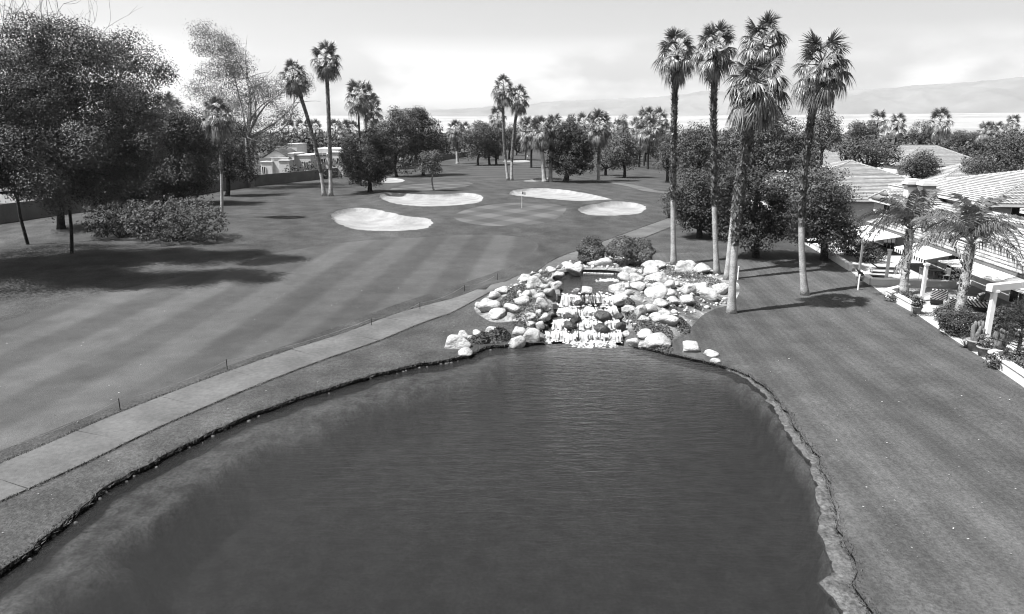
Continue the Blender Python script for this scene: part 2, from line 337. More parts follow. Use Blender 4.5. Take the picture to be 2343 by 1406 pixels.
# one planar triangulation, cut along every outline, so that neighbouring surfaces meet edge to edge
def plan_points():
    rng = np.random.default_rng(1); pts = []
    r = 3.0
    while r < 620:
        step = max(0.45, r * 0.0155); a0, a1 = -0.80, 0.80
        n = int((a1 - a0) * r / step); a = np.linspace(a0, a1, n) + rng.uniform(-0.3, 0.3, n) * step / r
        rr = r + rng.uniform(-0.3, 0.3, n) * step
        pts.append(np.stack([rr * np.sin(a), rr * np.cos(a)], 1)); r += step
    for r in np.geomspace(3, 620, 34):
        a = np.linspace(0.84, 2 * math.pi - 0.84, 40); pts.append(np.stack([r * np.sin(a), r * np.cos(a)], 1))
    for r in np.geomspace(680, 15000, 46):
        a = np.linspace(0, 2 * math.pi, 120, endpoint=False) + r; pts.append(np.stack([r * np.sin(a), r * np.cos(a)], 1))
    return np.vstack(pts)
def resample(P, step):
    out = []
    n = len(P)
    for i in range(n):
        a, b = P[i], P[(i + 1) % n]; k = max(1, int(np.linalg.norm(b - a) / step))
        for t in range(k): out.append(a + (b - a) * t / k)
    return np.array(out)
regions = [('pond', POND), ('pool', POOL)] + [(k, P) for k, P in BPOLY.items()] + [('green1', GREEN1), ('green2', GREEN2), ('path', PATH), ('fair', FAIR), ('farf', FARF), ('bed', BED), ('patio', PATIO)]
pv = [tuple(p) for p in plan_points()]; edges = []
R = np.array(pv)
keep = np.ones(len(R), bool)
inpond = sdf(POND, R[:, 0], R[:, 1]) < 0.25
keep &= ~inpond
pv = [tuple(p) for p in R[keep]]
for k, P in BPOLY.items():                      # rings just inside and outside each bunker's lip
    c = P.mean(0)
    for o in (0.3, 0.6, 1.2, -0.4, -1.0):
        T = np.roll(P, -1, 0) - np.roll(P, 1, 0); T /= np.linalg.norm(T, axis=1)[:, None]; nr = np.stack([-T[:, 1], T[:, 0]], 1)
        if sdf(P, P[:5, 0] + nr[:5, 0] * .05, P[:5, 1] + nr[:5, 1] * .05).mean() > 0: nr = -nr
        Q = P + nr * o; dd = sdf(P, Q[:, 0], Q[:, 1]); Q = Q[np.abs(dd) > abs(o) * 0.8]; pv += [tuple(q) for q in Q]
for k, P in regions:
    Q = resample(np.asarray(P), 0.8 if k != 'fair' else 1.2); b = len(pv); n = len(Q)
    pv += [tuple(p) for p in Q]; edges += [(b + i, b + (i + 1) % n) for i in range(n)]
cv, ce, cf, _, _, _ = delaunay_2d_cdt([Vector(p) for p in pv], edges, [], 0, 1e-4, False)
CV = np.array([(p.x, p.y) for p in cv]); CF = np.array([f for f in cf if len(f) == 3])
CEN = CV[CF].mean(axis=1)
cls = np.full(len(CF), 'ground', dtype=object); Rc = np.hypot(CEN[:, 0], CEN[:, 1])
cls[Rc > 640] = 'desert'
for k, P in regions[::-1]:
    P = np.asarray(P); lo = P.min(0); hi = P.max(0)
    idx = np.where((CEN[:, 0] >= lo[0]) & (CEN[:, 0] <= hi[0]) & (CEN[:, 1] >= lo[1]) & (CEN[:, 1] <= hi[1]))[0]
    if len(idx):
        ins = sdf(P, CEN[idx, 0], CEN[idx, 1]) < 0; cls[idx[ins]] = k
near_lawn = (cls == 'ground') & (CEN[:, 1] < 60) & (CEN[:, 0] > 6) & (Rc < 400)
HV = H(CV[:, 0], CV[:, 1])
def surface(name, key, mat, kind='structure', label=None, dz=0.0, parent=None):
    sel = CF[key] if isinstance(key, np.ndarray) else CF[cls == key]
    used, inv = np.unique(sel, return_inverse=True)
    V = np.column_stack([CV[used], HV[used] + dz]); Fa = inv.reshape(-1, 3)
    a, b, c = V[Fa[:, 0]], V[Fa[:, 1]], V[Fa[:, 2]]
    flip = np.cross(b - a, c - a)[:, 2] < 0; Fa[flip] = Fa[flip][:, ::-1]
    o = link(name, mesh_np(name, V, Fa, mat, True), parent); tag(o, label, None, None, kind); return o
surface('ground', (cls == 'ground') & ~near_lawn, MT['rough'], label='rough mown grass round the fairway and under the trees')
surface('lawn', near_lawn, MT['lawn'], label='mown lawn sloping from the patios to the pond')
surface('desert_plain', 'desert', MT['desert'], label='pale desert plain rising towards the mountains')
for k in BUNK: surface('sand_bunker', k, MT['sand'], label=BUNK[k][0])
surface('putting_green', 'green1', MT['green'], label='round putting green with the flag and crossing mower stripes')
surface('putting_green', 'green2', MT['green'], label='pale farther putting green by the small bright tree')
surface('fairway', 'fair', MT['fairway'], label='striped fairway left of the cart path')
surface('fairway', 'farf', MT['far_fairway'], label='distant fairway with bands running across it')
surface('rockery_bed', 'bed', MT['bed'], label='gravelly rockery mound round the waterfall')
surface('patio', 'patio', MT['paving'], label='pale paved patios along the right hand houses')
path_o = surface('cart_path', 'path', MT['soil'], label='curving pale concrete cart path beside the fairway')

# concrete slabs of the cart path, each its own piece
def slabs():
    seg = np.linalg.norm(np.diff(PATHC, axis=0), axis=1); s = np.concatenate([[0], np.cumsum(seg)])
    tot = s[-1]; p0 = 0.0; rng = random.Random(5); n = 0
    while p0 < tot - 1 and n < 90:
        ln = 3.6 if p0 < 120 else 6.0; q = np.linspace(p0 + 0.008, min(tot, p0 + ln) - 0.008, 5)
        P = np.stack([np.interp(q, s, PATHC[:, 0]), np.interp(q, s, PATHC[:, 1])], 1)
        A, B = offset_line(P, 1.25), offset_line(P, -1.25); dz = 0.045 + rng.uniform(0, 0.006)
        V = []; hA = H(A[:, 0], A[:, 1]); hB = H(B[:, 0], B[:, 1])
        for i in range(5):
            V += [(A[i, 0], A[i, 1], hA[i] + dz), (B[i, 0], B[i, 1], hB[i] + dz), (A[i, 0], A[i, 1], hA[i] - 0.06), (B[i, 0], B[i, 1], hB[i] - 0.06)]
        Q = [(0, 2, 3, 1), (16, 17, 19, 18)]
        for i in range(4):
            b = 4 * i; Q += [(b, b + 1, b + 5, b + 4), (b + 2, b, b + 4, b + 6), (b + 1, b + 3, b + 7, b + 5)]
        MB().add(V, Q).build('slab', MT['concrete'], path_o)
        p0 += ln; n += 1
slabs()

# ------------------------------------------------------------------ water
def water_material():
    m = bpy.data.materials.new('pond_water'); m.use_nodes = True; nt = m.node_tree; N = nt.nodes; K = nt.links.new; N.clear()
    o = N.new('ShaderNodeOutputMaterial'); gl = N.new('ShaderNodeBsdfGlossy'); gl.inputs['Roughness'].default_value = 0.07; gl.inputs['Color'].default_value = g(0.75)
    tr = N.new('ShaderNodeBsdfTransparent'); tr.inputs['Color'].default_value = g(0.74)
    df = N.new('ShaderNodeBsdfDiffuse'); df.inputs['Color'].default_value = g(0.019)
    fr = N.new('ShaderNodeFresnel'); fr.inputs['IOR'].default_value = 1.33
    body = N.new('ShaderNodeMixShader'); body.inputs['Fac'].default_value = 0.5; top = N.new('ShaderNodeMixShader')
    t = N.new('ShaderNodeTexCoord')
    def nzz(sc, scale, det):
        mp = N.new('ShaderNodeMapping'); mp.inputs['Scale'].default_value = scale; mp.inputs['Rotation'].default_value = (0, 0, rad(8)); K(t.outputs['Object'], mp.inputs['Vector'])
        n = N.new('ShaderNodeTexNoise'); n.inputs['Scale'].default_value = sc; n.inputs['Detail'].default_value = det; n.inputs['Roughness'].default_value = 0.55; n.inputs['Distortion'].default_value = 0.6
        K(mp.outputs[0], n.inputs['Vector']); return n.outputs['Fac']
    a = nzz(1.0, (0.9, 3.4, 1), 4); b = nzz(3.6, (0.8, 2.6, 1), 4)
    ad = N.new('ShaderNodeMath'); ad.operation = 'MULTIPLY_ADD'; ad.inputs[1].default_value = 0.5; K(b, ad.inputs[0]); K(a, ad.inputs[2])
    # the falls stir the water; it calms with distance
    dv = N.new('ShaderNodeVectorMath'); dv.operation = 'DISTANCE'; dv.inputs[1].default_value = (FALLS[0] + 2.5, FALLS[1], 0); K(t.outputs['Object'], dv.inputs[0])
    mr = N.new('ShaderNodeMapRange'); mr.inputs['From Min'].default_value = 2; mr.inputs['From Max'].default_value = 24; mr.inputs['To Min'].default_value = 0.62; mr.inputs['To Max'].default_value = 0.09
    K(dv.outputs['Value'], mr.inputs['Value'])
    rf = N.new('ShaderNodeMapRange'); rf.inputs['From Min'].default_value = 1; rf.inputs['From Max'].default_value = 16; rf.inputs['To Min'].default_value = 0.42; rf.inputs['To Max'].default_value = 0.05; K(dv.outputs['Value'], rf.inputs['Value']); K(rf.outputs[0], gl.inputs['Roughness'])
    bp = N.new('ShaderNodeBump'); bp.inputs['Distance'].default_value = 0.2; K(mr.outputs[0], bp.inputs['Strength']); K(ad.outputs[0], bp.inputs['Height'])
    K(bp.outputs[0], gl.inputs['Normal']); K(bp.outputs[0], fr.inputs['Normal'])
    K(tr.outputs[0], body.inputs[1]); K(df.outputs[0], body.inputs[2])
    K(fr.outputs[0], top.inputs['Fac']); K(body.outputs[0], top.inputs[1]); K(gl.outputs[0], top.inputs[2]); K(top.outputs[0], o.inputs['Surface'])
    return m
MT['water'] = water_material()
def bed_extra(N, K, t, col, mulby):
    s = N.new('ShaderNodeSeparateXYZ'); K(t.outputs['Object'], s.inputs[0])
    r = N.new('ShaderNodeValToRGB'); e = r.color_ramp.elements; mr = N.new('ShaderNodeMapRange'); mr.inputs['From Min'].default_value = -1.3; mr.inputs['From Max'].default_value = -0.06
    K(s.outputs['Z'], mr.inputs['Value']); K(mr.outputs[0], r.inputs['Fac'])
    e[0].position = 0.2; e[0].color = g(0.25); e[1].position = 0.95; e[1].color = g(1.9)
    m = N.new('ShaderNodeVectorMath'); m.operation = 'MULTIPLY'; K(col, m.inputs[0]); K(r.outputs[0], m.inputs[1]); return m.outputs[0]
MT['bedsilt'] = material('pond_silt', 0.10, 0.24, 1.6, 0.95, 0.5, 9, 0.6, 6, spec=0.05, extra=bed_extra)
def inner_sheet(name, poly, grow, step, zf, mat, label, cat=None, kind='structure'):
    P = resample(np.asarray(poly), 0.8); lo = P.min(0) - 1; hi = P.max(0) + 1
    X, Y = np.meshgrid(np.arange(lo[0], hi[0], step), np.arange(lo[1], hi[1], step)); rng = np.random.default_rng(2)
    X = (X + rng.uniform(-.25, .25, X.shape) * step).ravel(); Y = (Y + rng.uniform(-.25, .25, Y.shape) * step).ravel()
    ins = sdf(P, X, Y) < -0.3 * step; c = P.mean(0)
    Tn = np.roll(P, -1, 0) - np.roll(P, 1, 0); Tn /= np.linalg.norm(Tn, axis=1)[:, None]; nrm = np.stack([Tn[:, 1], -Tn[:, 0]], 1)
    test = sdf(P, P[:3, 0] + nrm[:3, 0] * .05, P[:3, 1] + nrm[:3, 1] * .05).mean(); nrm = nrm if test > 0 else -nrm
    PO = P + nrm * grow
    v = [Vector(p) for p in PO] + [Vector((x, y)) for x, y in zip(X[ins], Y[ins])]
    n = len(PO); V2, _, F2, *_r = delaunay_2d_cdt(v, [(i, (i + 1) % n) for i in range(n)], [list(range(n))], 1, 1e-5, False)
    A = np.array([(p.x, p.y) for p in V2]); Fa = np.array([f for f in F2 if len(f) == 3]); z = zf(A[:, 0], A[:, 1])
    V = np.column_stack([A, z]); a, b, cc = V[Fa[:, 0]], V[Fa[:, 1]], V[Fa[:, 2]]; fl = np.cross(b - a, cc - a)[:, 2] < 0; Fa[fl] = Fa[fl][:, ::-1]
    o = link(name, mesh_np(name, V, Fa, mat, True)); return tag(o, label, cat, None, kind)
inner_sheet('pond', POND, 0.05, 2.0, lambda x, y: np.zeros_like(x), MT['water'], 'dark rippled pond filling the foreground')
def bedz(x, y):
    d = -sdf(POND, x, y); n = np.array([mnoise.noise(Vector((a * 0.5, b * 0.5, 0))) + 0.5 * mnoise.noise(Vector((a * 1.5, b * 1.5, 3))) for a, b in zip(x, y)])
    wd = np.where(x < 0, 1.5 + 1.0 * n, 0.3 + 0.3 * n)
    return np.where(x < 0, -0.34 - 0.12 * n, -0.3 - 0.06 * n) - 1.9 * sstep(d, wd, wd + np.where(x < 0, 1.3, 0.5))
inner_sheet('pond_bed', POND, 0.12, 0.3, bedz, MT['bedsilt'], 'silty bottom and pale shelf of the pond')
inner_sheet('upper_pool', POOL, 0.25, 1.0, lambda x, y: np.full_like(x, 1.6), MT['water'], 'small still pool above the waterfall')
inner_sheet('pool_bed', POOL, 0.35, 0.8, lambda x, y: 1.25 - 0.0 * x, MT['soil'], 'dark floor of the upper pool')
def bank(name, poly, ztop, zbot, label, mat):
    P = resample(np.asarray(poly), 0.25); rng = random.Random(8); c = P.mean(0)
    V = []; ht = H(P[:, 0], P[:, 1]) if ztop is None else np.full(len(P), ztop)
    Tn = np.roll(P, -1, 0) - np.roll(P, 1, 0); Tn /= np.linalg.norm(Tn, axis=1)[:, None]; nr = np.stack([-Tn[:, 1], Tn[:, 0]], 1)
    t = sdf(P, P[:3, 0] + nr[:3, 0] * .05, P[:3, 1] + nr[:3, 1] * .05).mean(); nr = nr if t > 0 else -nr
    prof = [(-0.02, 0.0, 1), (0.03, -0.05, 1), (0.06, -0.12, 1), (0.0, -0.2, 1), (-0.1, zbot, 0)]
    for i, p in enumerate(P):
        for o, dz, rel in prof:
            j = rng.uniform(-0.04, 0.04); q = p + nr[i] * (o + j); V.append((q[0], q[1], (ht[i] + dz + (0.01 if dz == 0 else 0)) if rel else zbot))
    n = len(P); k = len(prof)
    Q = [(i * k + j, ((i + 1) % n) * k + j, ((i + 1) % n) * k + j + 1, i * k + j + 1) for i in range(n) for j in range(k - 1)]
    o = link(name, mesh_np(name, np.array(V), np.array(Q), mat)); tag(o, label, None, None, 'structure')
bank('pond_bank', POND, None, -0.4, 'dark undercut earth bank round the pond', MT['soil'])
bank('pool_bank', POOL, None, 1.2, 'rim of the upper pool', MT['wetrock'])

# ------------------------------------------------------------------ mountains
def mountains():
    prof = [(-900, 262), (-300, 268), (300, 272), (600, 268), (740, 264), (860, 256), (1000, 248), (1150, 240), (1300, 227), (1400, 223), (1530, 213), (1620, 203), (1700, 206), (1800, 200),
            (1924, 202), (2049, 195), (2110, 186), (2173, 178), (2343, 168), (2600, 160), (3000, 150), (3800, 160)]
    th = []; hh = []
    for u, v in prof:
        d = ray(u, v); th.append(math.atan2(d[0], 1)); hh.append(d[2] / math.hypot(d[0], 1))
    A = np.linspace(-0.95, 0.98, 420); RR = np.linspace(7900, 11400, 60); V = []
    crest = np.interp(A, th, hh) * 9800 + 11
    for i, a in enumerate(A):
        for j, r in enumerate(RR):
            x, y = r * math.sin(a), r * math.cos(a); t = (r - 7900) / 1900
            env = float(sstep(t, -0.1, 1)) if t <= 1 else 1 - 0.6 * float(sstep(t, 1, 1.84))
            p = Vector((x * 0.0017, y * 0.0012, 0.3)); rg = 0; am = 1
            for o in range(5): rg += am * (1 - 2 * abs(mnoise.noise(p))); p = p * 2.05; am *= 0.52
            hgt = env * crest[i] * (0.86 + 0.34 * rg * (1.15 - 1.0 * env)); base = 170 * float(sstep(r, 2600, 8200)) ** 1.4
            V.append((x, y, max(hgt, 0) - 8 + base * (1 - env) * 0.9 if t < 1 else max(hgt, 0)))
    n = len(RR); Q = [(i * n + j, (i + 1) * n + j, (i + 1) * n + j + 1, i * n + j + 1) for i in range(len(A) - 1) for j in range(n - 1)]
    o = link('mountain_range', mesh_np('mountain_range', np.array(V), np.array(Q), MT['mountain'], True)); tag(o, 'pale hazy bare mountain range along the horizon', None, None, 'structure')
mountains()
def haze():
    m = bpy.data.materials.new('valley_haze'); m.use_nodes = True; N = m.node_tree.nodes; N.clear(); o = N.new('ShaderNodeOutputMaterial'); p = N.new('ShaderNodeVolumePrincipled')
    p.inputs['Color'].default_value = g(0.97); p.inputs['Density'].default_value = 0.00004; p.inputs['Anisotropy'].default_value = 0.2
    m.node_tree.links.new(p.outputs[0], o.inputs['Volume'])
    b = MB(); b.box((0, 0, 900), (36000, 36000, 1810)); ob = b.build('haze', m); ob.location = (0, 0, -1); tag(ob, 'thin pale haze filling the valley air', None, None, 'stuff')
haze()

def shore_mud():
    """pale strip of algae and mud lying just out of the water along the right bank, ragged on the water side"""
    P = resample(POND, 0.12); P = P[(P[:, 0] > 6.0) & (P[:, 1] > 2) & (P[:, 1] < 31.5)]; P = P[np.argsort(-P[:, 1])]
    T = unit2(np.gradient(P, axis=0)); nr = np.stack([-T[:, 1], T[:, 0]], 1); t = sdf(POND, P[20:40, 0] + nr[20:40, 0] * .05, P[20:40, 1] + nr[20:40, 1] * .05).mean(); nr = -nr if t > 0 else nr
    n = len(P); V = []; s = np.linspace(0, 1, n)
    for i, p in enumerate(P):
        nz_ = mnoise.noise(Vector((i * 0.035, 1.7, 0))) + 0.6 * mnoise.noise(Vector((i * 0.13, 4.1, 0))) + 0.45 * mnoise.noise(Vector((i * 0.5, 9.1, 0)))
        w = max(0.04, (0.24 + 0.66 * s[i]) * (1 + 0.6 * nz_)) * min(1, s[i] * 9)
        for k, (o, z) in enumerate(((-0.12, 0.05), (0.0, 0.035), (w * .5, 0.022), (w * .9, 0.010), (w, -0.03))): q = p + nr[i] * o; V.append((q[0], q[1], z + 0.006 * mnoise.noise(Vector((q[0] * 4, q[1] * 4, 0)))))
    Q = [(i * 5 + j, (i + 1) * 5 + j, (i + 1) * 5 + j + 1, i * 5 + j + 1) for i in range(n - 1) for j in range(4)]
    V = np.array(V); Q = np.array(Q); a, b, c = V[Q[:, 0]], V[Q[:, 1]], V[Q[:, 2]]; f = np.cross(b - a, c - a)[:, 2] < 0; Q[f] = Q[f][:, ::-1]
    o = link('shore_mud', mesh_np('shore_mud', V, Q, MT['mud'], True)); tag(o, 'pale ragged strip of mud and algae along the right bank', None, None, 'structure')
def unit2(a): return a / (np.linalg.norm(a, axis=1, keepdims=True) + 1e-9)
shore_mud()

# ------------------------------------------------------------------ vegetation
def unit(a): return a / (np.linalg.norm(a, axis=-1, keepdims=True) + 1e-9)
def leaf_quads(rng, P, Nrm, size, aspect=0.5, jit=0.35):
    n = len(P); t = unit(np.cross(Nrm, rng.normal(size=(n, 3)))); s = np.cross(Nrm, t)
    L = size * rng.uniform(1 - jit, 1 + jit, (n, 1)); W = L * aspect
    V = np.stack([P - t * L * .5, P + s * W * .5 - t * L * 0.05, P + t * L * .5, P - s * W * .5 - t * L * 0.05], 1).reshape(-1, 3)
    return V, np.arange(4 * n).reshape(n, 4)
def leaf_cloud(rng, lobes, n_clumps, per, size, clump, aspect=0.5, inner=0.5, up=0.35, drop=0.0, lumpy=0.24):
    Cc = np.array([l[0] for l in lobes], float); Rr = np.array([l[1] if np.ndim(l[1]) else (l[1],) * 3 for l in lobes], float)
    w = (Rr[:, 0] * Rr[:, 2]); k = rng.choice(len(lobes), n_clumps, p=w / w.sum())
    d = unit(rng.normal(size=(n_clumps, 3))); bumpy = 1 + lumpy * np.sin(5.0 * d[:, 0] + k) * np.sin(4.3 * d[:, 1] + 2 * k) + 0.1 * np.sin(9 * d[:, 2] + k)
    rr = rng.uniform(inner ** 3, 1, n_clumps) ** (1 / 3) * bumpy
    cen = Cc[k] + d * Rr[k] * rr[:, None]
    if len(lobes) > 3:                                     # leave out what would sit deep inside a neighbouring lobe
        q = np.linalg.norm((cen[:, None] - Cc[None]) / Rr[None], axis=2); q[np.arange(n_clumps), k] = 9
        ok = (q.min(1) > 0.62) | (rng.uniform(size=n_clumps) < 0.12); cen, d = cen[ok], d[ok]; n_clumps = len(cen)
    dl = unit(rng.normal(size=(n_clumps, per, 3)) + d[:, None] * 0.45 + np.array([0, 0, 0.2]))
    cr = clump * rng.uniform(0.55, 1.25, (n_clumps, 1, 1))
    P = (cen[:, None] + dl * cr * rng.uniform(0.55, 1.05, (n_clumps, per, 1)) * np.array([1, 1, 0.7])).reshape(-1, 3)
    if drop: P[:, 2] -= rng.exponential(drop, len(P))
    Nn = unit(dl.reshape(-1, 3) * 0.9 + np.array([0, 0, up]) + rng.normal(size=(len(P), 3)) * 0.24)
    return leaf_quads(rng, P, Nn, size, aspect)
def bend(a, b, rng, k=6, amt=0.12, sag=0.0):
    a = np.asarray(a, float); b = np.asarray(b, float); L = np.linalg.norm(b - a); t = np.linspace(0, 1, k)[:, None]
    off = rng.normal(size=3) * L * amt; return a + (b - a) * t + off * (4 * t * (1 - t)) + np.array([0, 0, 1]) * sag * L * (4 * t * (1 - t))
def woody(rng, base, fork, tips, r0, twigs=2, flare=1.35):
    b = MB(); base = np.asarray(base, float); fork = np.asarray(fork, float)
    P = bend(base - np.array([0, 0, 0.25]), fork, rng, 7, 0.05); b.tube(P, np.linspace(r0 * flare, r0 * 0.72, 7) * np.array([1, .86, .85, .9, .95, 1, 1]), 9)
    for q in tips:
        q = np.asarray(q, float); q = fork + (q - fork) * 0.85; Q = bend(fork - (fork - base) * 0.05, q, rng, 8, 0.10, 0.06); r = r0 * 0.45
        b.tube(Q, np.linspace(r, r * 0.12, 8), 6)
        for _ in range(twigs):
            i = rng.integers(3, 7); L = np.linalg.norm(q - fork) * rng.uniform(.25, .5); e = Q[i] + unit(rng.normal(size=3) + np.array([0, 0, .5]) + unit(q - fork)) * L
            b.tube(bend(Q[i], e, rng, 5, 0.12), np.linspace(r * 0.35, r * 0.08, 5), 5)
    return b
def tree_px(name, label, group, base, lobes, mat='leaf_mid', bark='bark', r0=0.3, leaf=0.28, dens=1.0, seed=1, Y=None, spread=0.8, per=14, clump=0.9, aspect=0.5,
            inner=0.55, fork_t=0.35, cat='tree', twigs=2, drop=0.0, extra=None, squash=1.0, up=0.35, clumpy=5):
    rng = np.random.default_rng(seed); leaf *= 0.8; per = int(per * 1.4)
    if Y is None: p = at_ground(base[0], base[1], H); 
    else:
        x = ray(base[0], 300)[0] * Y; p = np.array([x, Y, gz(x, Y)])
    Y0 = p[1]; L3 = []
    cs = np.array([(u, v) for u, v, r in lobes], float); mid = cs.mean(0); ext = np.abs(cs - mid).max(0) + 1
    for u, v, r in lobes:
        R = r / F * (Y0 * 1.02); R = max(0.75 * R, R - 0.22 * clump); W = (ext[0]) / F * Y0
        k = math.sqrt(max(0.0, 1 - min(1, ((u - mid[0]) / ext[0]) ** 2)))
        for s in ((-1, 1) if spread else (0,)):
            dy = s * rng.uniform(0.25, 0.8) * spread * max(W * k, R * 0.5)
            c = at_y(u, v, Y0) + np.array([rng.normal() * R * .15 * spread, dy, rng.normal() * R * 0.1 * spread])
            L3.append((c, (R, R, R * squash)))
    if clumpy:                                             # break every lobe into smaller bunches with hollows between them
        L4 = []
        for c, r in L3:
            for _ in range(clumpy):
                d = unit(rng.normal(size=3) + np.array([0, 0, 0.15])); k = rng.uniform(0.42, 0.6); L4.append((c + d * np.array(r) * (1.0 - k) * rng.uniform(.9, 1.15), tuple(np.array(r) * k)))
        L3 = L4
    if extra: L3 += [(np.array(c) + p, r) for c, r in extra]
    root = empty(name, p); area = 0.7 * sum(4 * math.pi * l[1][0] * l[1][2] for l in L3)
    n = int(area * dens * 1.75 / (leaf * leaf * aspect * per))
    Lr = [(l[0] - p, l[1]) for l in L3]
    zmin = min(l[0][2] - l[1][2] for l in Lr); cz = np.mean([l[0] for l in Lr], 0)
    fork = np.array([cz[0] * fork_t, cz[1] * fork_t * 0.5, max(0.9, min(zmin + 0.25 * (cz[2] - zmin), cz[2] * 0.6))])
    V, Q = leaf_cloud(rng, Lr, n, per, leaf, clump, aspect, inner, up, drop)
    low = V[:, 2].reshape(-1, 4).min(1) > 0.05; Q = np.arange(4 * low.sum()).reshape(-1, 4); V = V.reshape(-1, 4, 3)[low].reshape(-1, 3)
    link('crown', mesh_np('crown', V, Q, MT[mat]), root)
    idx = rng.permutation(len(Lr))[:min(len(Lr), 12)]
    woody(rng, (0, 0, 0), fork, [Lr[i][0] for i in idx], r0, twigs).build('trunk', MT[bark], root, True)
    tag(root, label, cat, group); return root

def shrub(name, label, group, cpos, r, mat='leaf_mid', leaf=0.1, n=3000, seed=1, cat='shrub', inner=0.8, lobes=None, per=8, clump=0.2, aspect=0.55, stem=True, lumpy=0.2):
    rng = np.random.default_rng(seed); p = np.array(cpos, float); root = empty(name, p)
    Ls = lobes or [((0, 0, r[2] * 0.95), r)]
    V, Q = leaf_cloud(rng, Ls, n // per, per, leaf, clump, aspect, inner, lumpy=lumpy)
    low = V[:, 2].reshape(-1, 4).min(1) > 0.0; V = V.reshape(-1, 4, 3)[low].reshape(-1, 3); Q = np.arange(len(V)).reshape(-1, 4)
    link('foliage', mesh_np('foliage', V, Q, MT[mat]), root)
    if stem:
        b = MB()
        for c, rr in Ls:
            for _ in range(3):
                e = np.array(c) + rng.normal(size=3) * np.array(rr) * 0.4; b.tube(bend((0, 0, -0.1), e, rng, 5, 0.1), np.linspace(0.05, 0.012, 5), 5)
        b.build('stem', MT['bark'], root)
    tag(root, label, cat, group); return root

# ---- fan palms
def fan_frond(seed, elev, droop, blades=30, lp=1.0, lb=0.98, fold=0.4):
    """a fan leaf on its stalk, built at the angle it leaves the crown so that the blade tips hang straight down"""
    rng = np.random.default_rng(seed); b = MB(); ax = np.array([math.cos(elev), 0, math.sin(elev)]); t = np.linspace(0, 1, 4)[:, None]
    pet = ax * lp * t + np.array([0, 0, -0.22 * droop * lp]) * t ** 2; b.tube(pet, np.linspace(0.03, 0.014, 4), 4, False)
    hub = pet[-1]; fw = unit(pet[-1] - pet[-2]); sd = np.array([0., 1., 0.]); nm = np.cross(fw, sd); nm = nm if nm[2] > 0 else -nm
    for i in range(blades):
        a = (i / (blades - 1) - 0.5) * 2 * rad(112) + rng.normal() * 0.03; ln = lb * (1 - 0.2 * abs(a / rad(112)) ** 2) * rng.uniform(0.85, 1.1)
        d = unit(fw * math.cos(a) + sd * math.sin(a) - nm * fold * abs(math.sin(a))); w = (-fw * math.sin(a) + sd * math.cos(a)) * (ln * 0.036)
        pts = []; wob = rng.normal(size=3) * 0.03; hang = droop * rng.uniform(.75, 1.25)
        for tt, ww in ((0.02, 0.12), (0.42, 1.0), (0.75, 0.6), (1.0, 0.08)):
            k = max(0, tt - 0.3) / 0.7; c = hub + d * ln * (tt - 0.32 * hang * k * k * 0.8) + np.array([0, 0, -1]) * hang * ln * 0.62 * k ** 1.5 + wob * tt
            lift = nm * 0.018 * (1 if i % 2 else -1) * (tt < 0.7); pts += [c + w * ww + lift, c - w * ww - lift]
        b.add(pts, [(0, 1, 3, 2), (2, 3, 5, 4), (4, 5, 7, 6)])
    return b
ELEV = (1.25, 0.8, 0.35, -0.1, -0.55)
FAN = [fan_frond(i, e_, dr).mesh('fan_frond', MT['frond']) for i, (e_, dr) in enumerate(zip(ELEV, (0.2, 0.45, 0.8, 1.1, 1.25)))]
FAN_OLD = [fan_frond(20 + i, e_, 1.3, 22, 0.8, 0.95, 0.6).mesh('dry_fan_frond', MT['dryfrond']) for i, e_ in enumerate((-0.8, -1.1))]
def frond_of(elv): return min(range(5), key=lambda k: abs(ELEV[k] - elv))
def frond_matrix(az, elv, roll, sc, loc):
    return Matrix.Translation(loc) @ Matrix.Rotation(az, 4, 'Z') @ Matrix.Rotation(-elv, 4, 'Y') @ Matrix.Rotation(roll, 4, 'X') @ Matrix.Scale(sc, 4)
def palm_curve(base, top, bow, k=26):
    t = np.linspace(0, 1, k)[:, None]; m = (np.asarray(base) + np.asarray(top)) / 2 + np.asarray(bow)
    return (1 - t) ** 2 * base + 2 * t * (1 - t) * m + t * t * top
def boots(P, r, t0, t1, n, seed, ln=0.22):
    rng = np.random.default_rng(seed); V = []; Q = []
    T = np.gradient(P, axis=0); T /= np.linalg.norm(T, axis=1)[:, None]
    for i in range(n):
        t = t0 + (t1 - t0) * rng.uniform() ** 0.9; q = t * (len(P) - 1); j = min(int(q), len(P) - 2); c = P[j] + (P[j + 1] - P[j]) * (q - j); ax = T[j]; a = rng.uniform(0, 2 * math.pi)
        nx = np.array([math.cos(a), math.sin(a), 0]); nx -= ax * nx.dot(ax); nx /= np.linalg.norm(nx); sd = np.cross(ax, nx); rr = np.interp(t, np.linspace(0, 1, len(r)), r)
        l = ln * rng.uniform(.6, 1.4); w = 0.055 * rng.uniform(.7, 1.4); o = c + nx * rr * 0.9; ud = 1 if rng.uniform() < 0.75 else -0.8
        tip = o + nx * l * rng.uniform(.25, .75) + ax * l * ud * rng.uniform(.4, 1) + sd * rng.normal() * 0.06
        b = len(V); V += [o + sd * w - ax * 0.05, o - sd * w - ax * 0.05, tip - sd * w * .3, tip + sd * w * .3, o + nx * 0.05 - ax * 0.02]; Q += [(b, b + 1, b + 2, b + 3)]
    return np.array(V), np.array(Q)
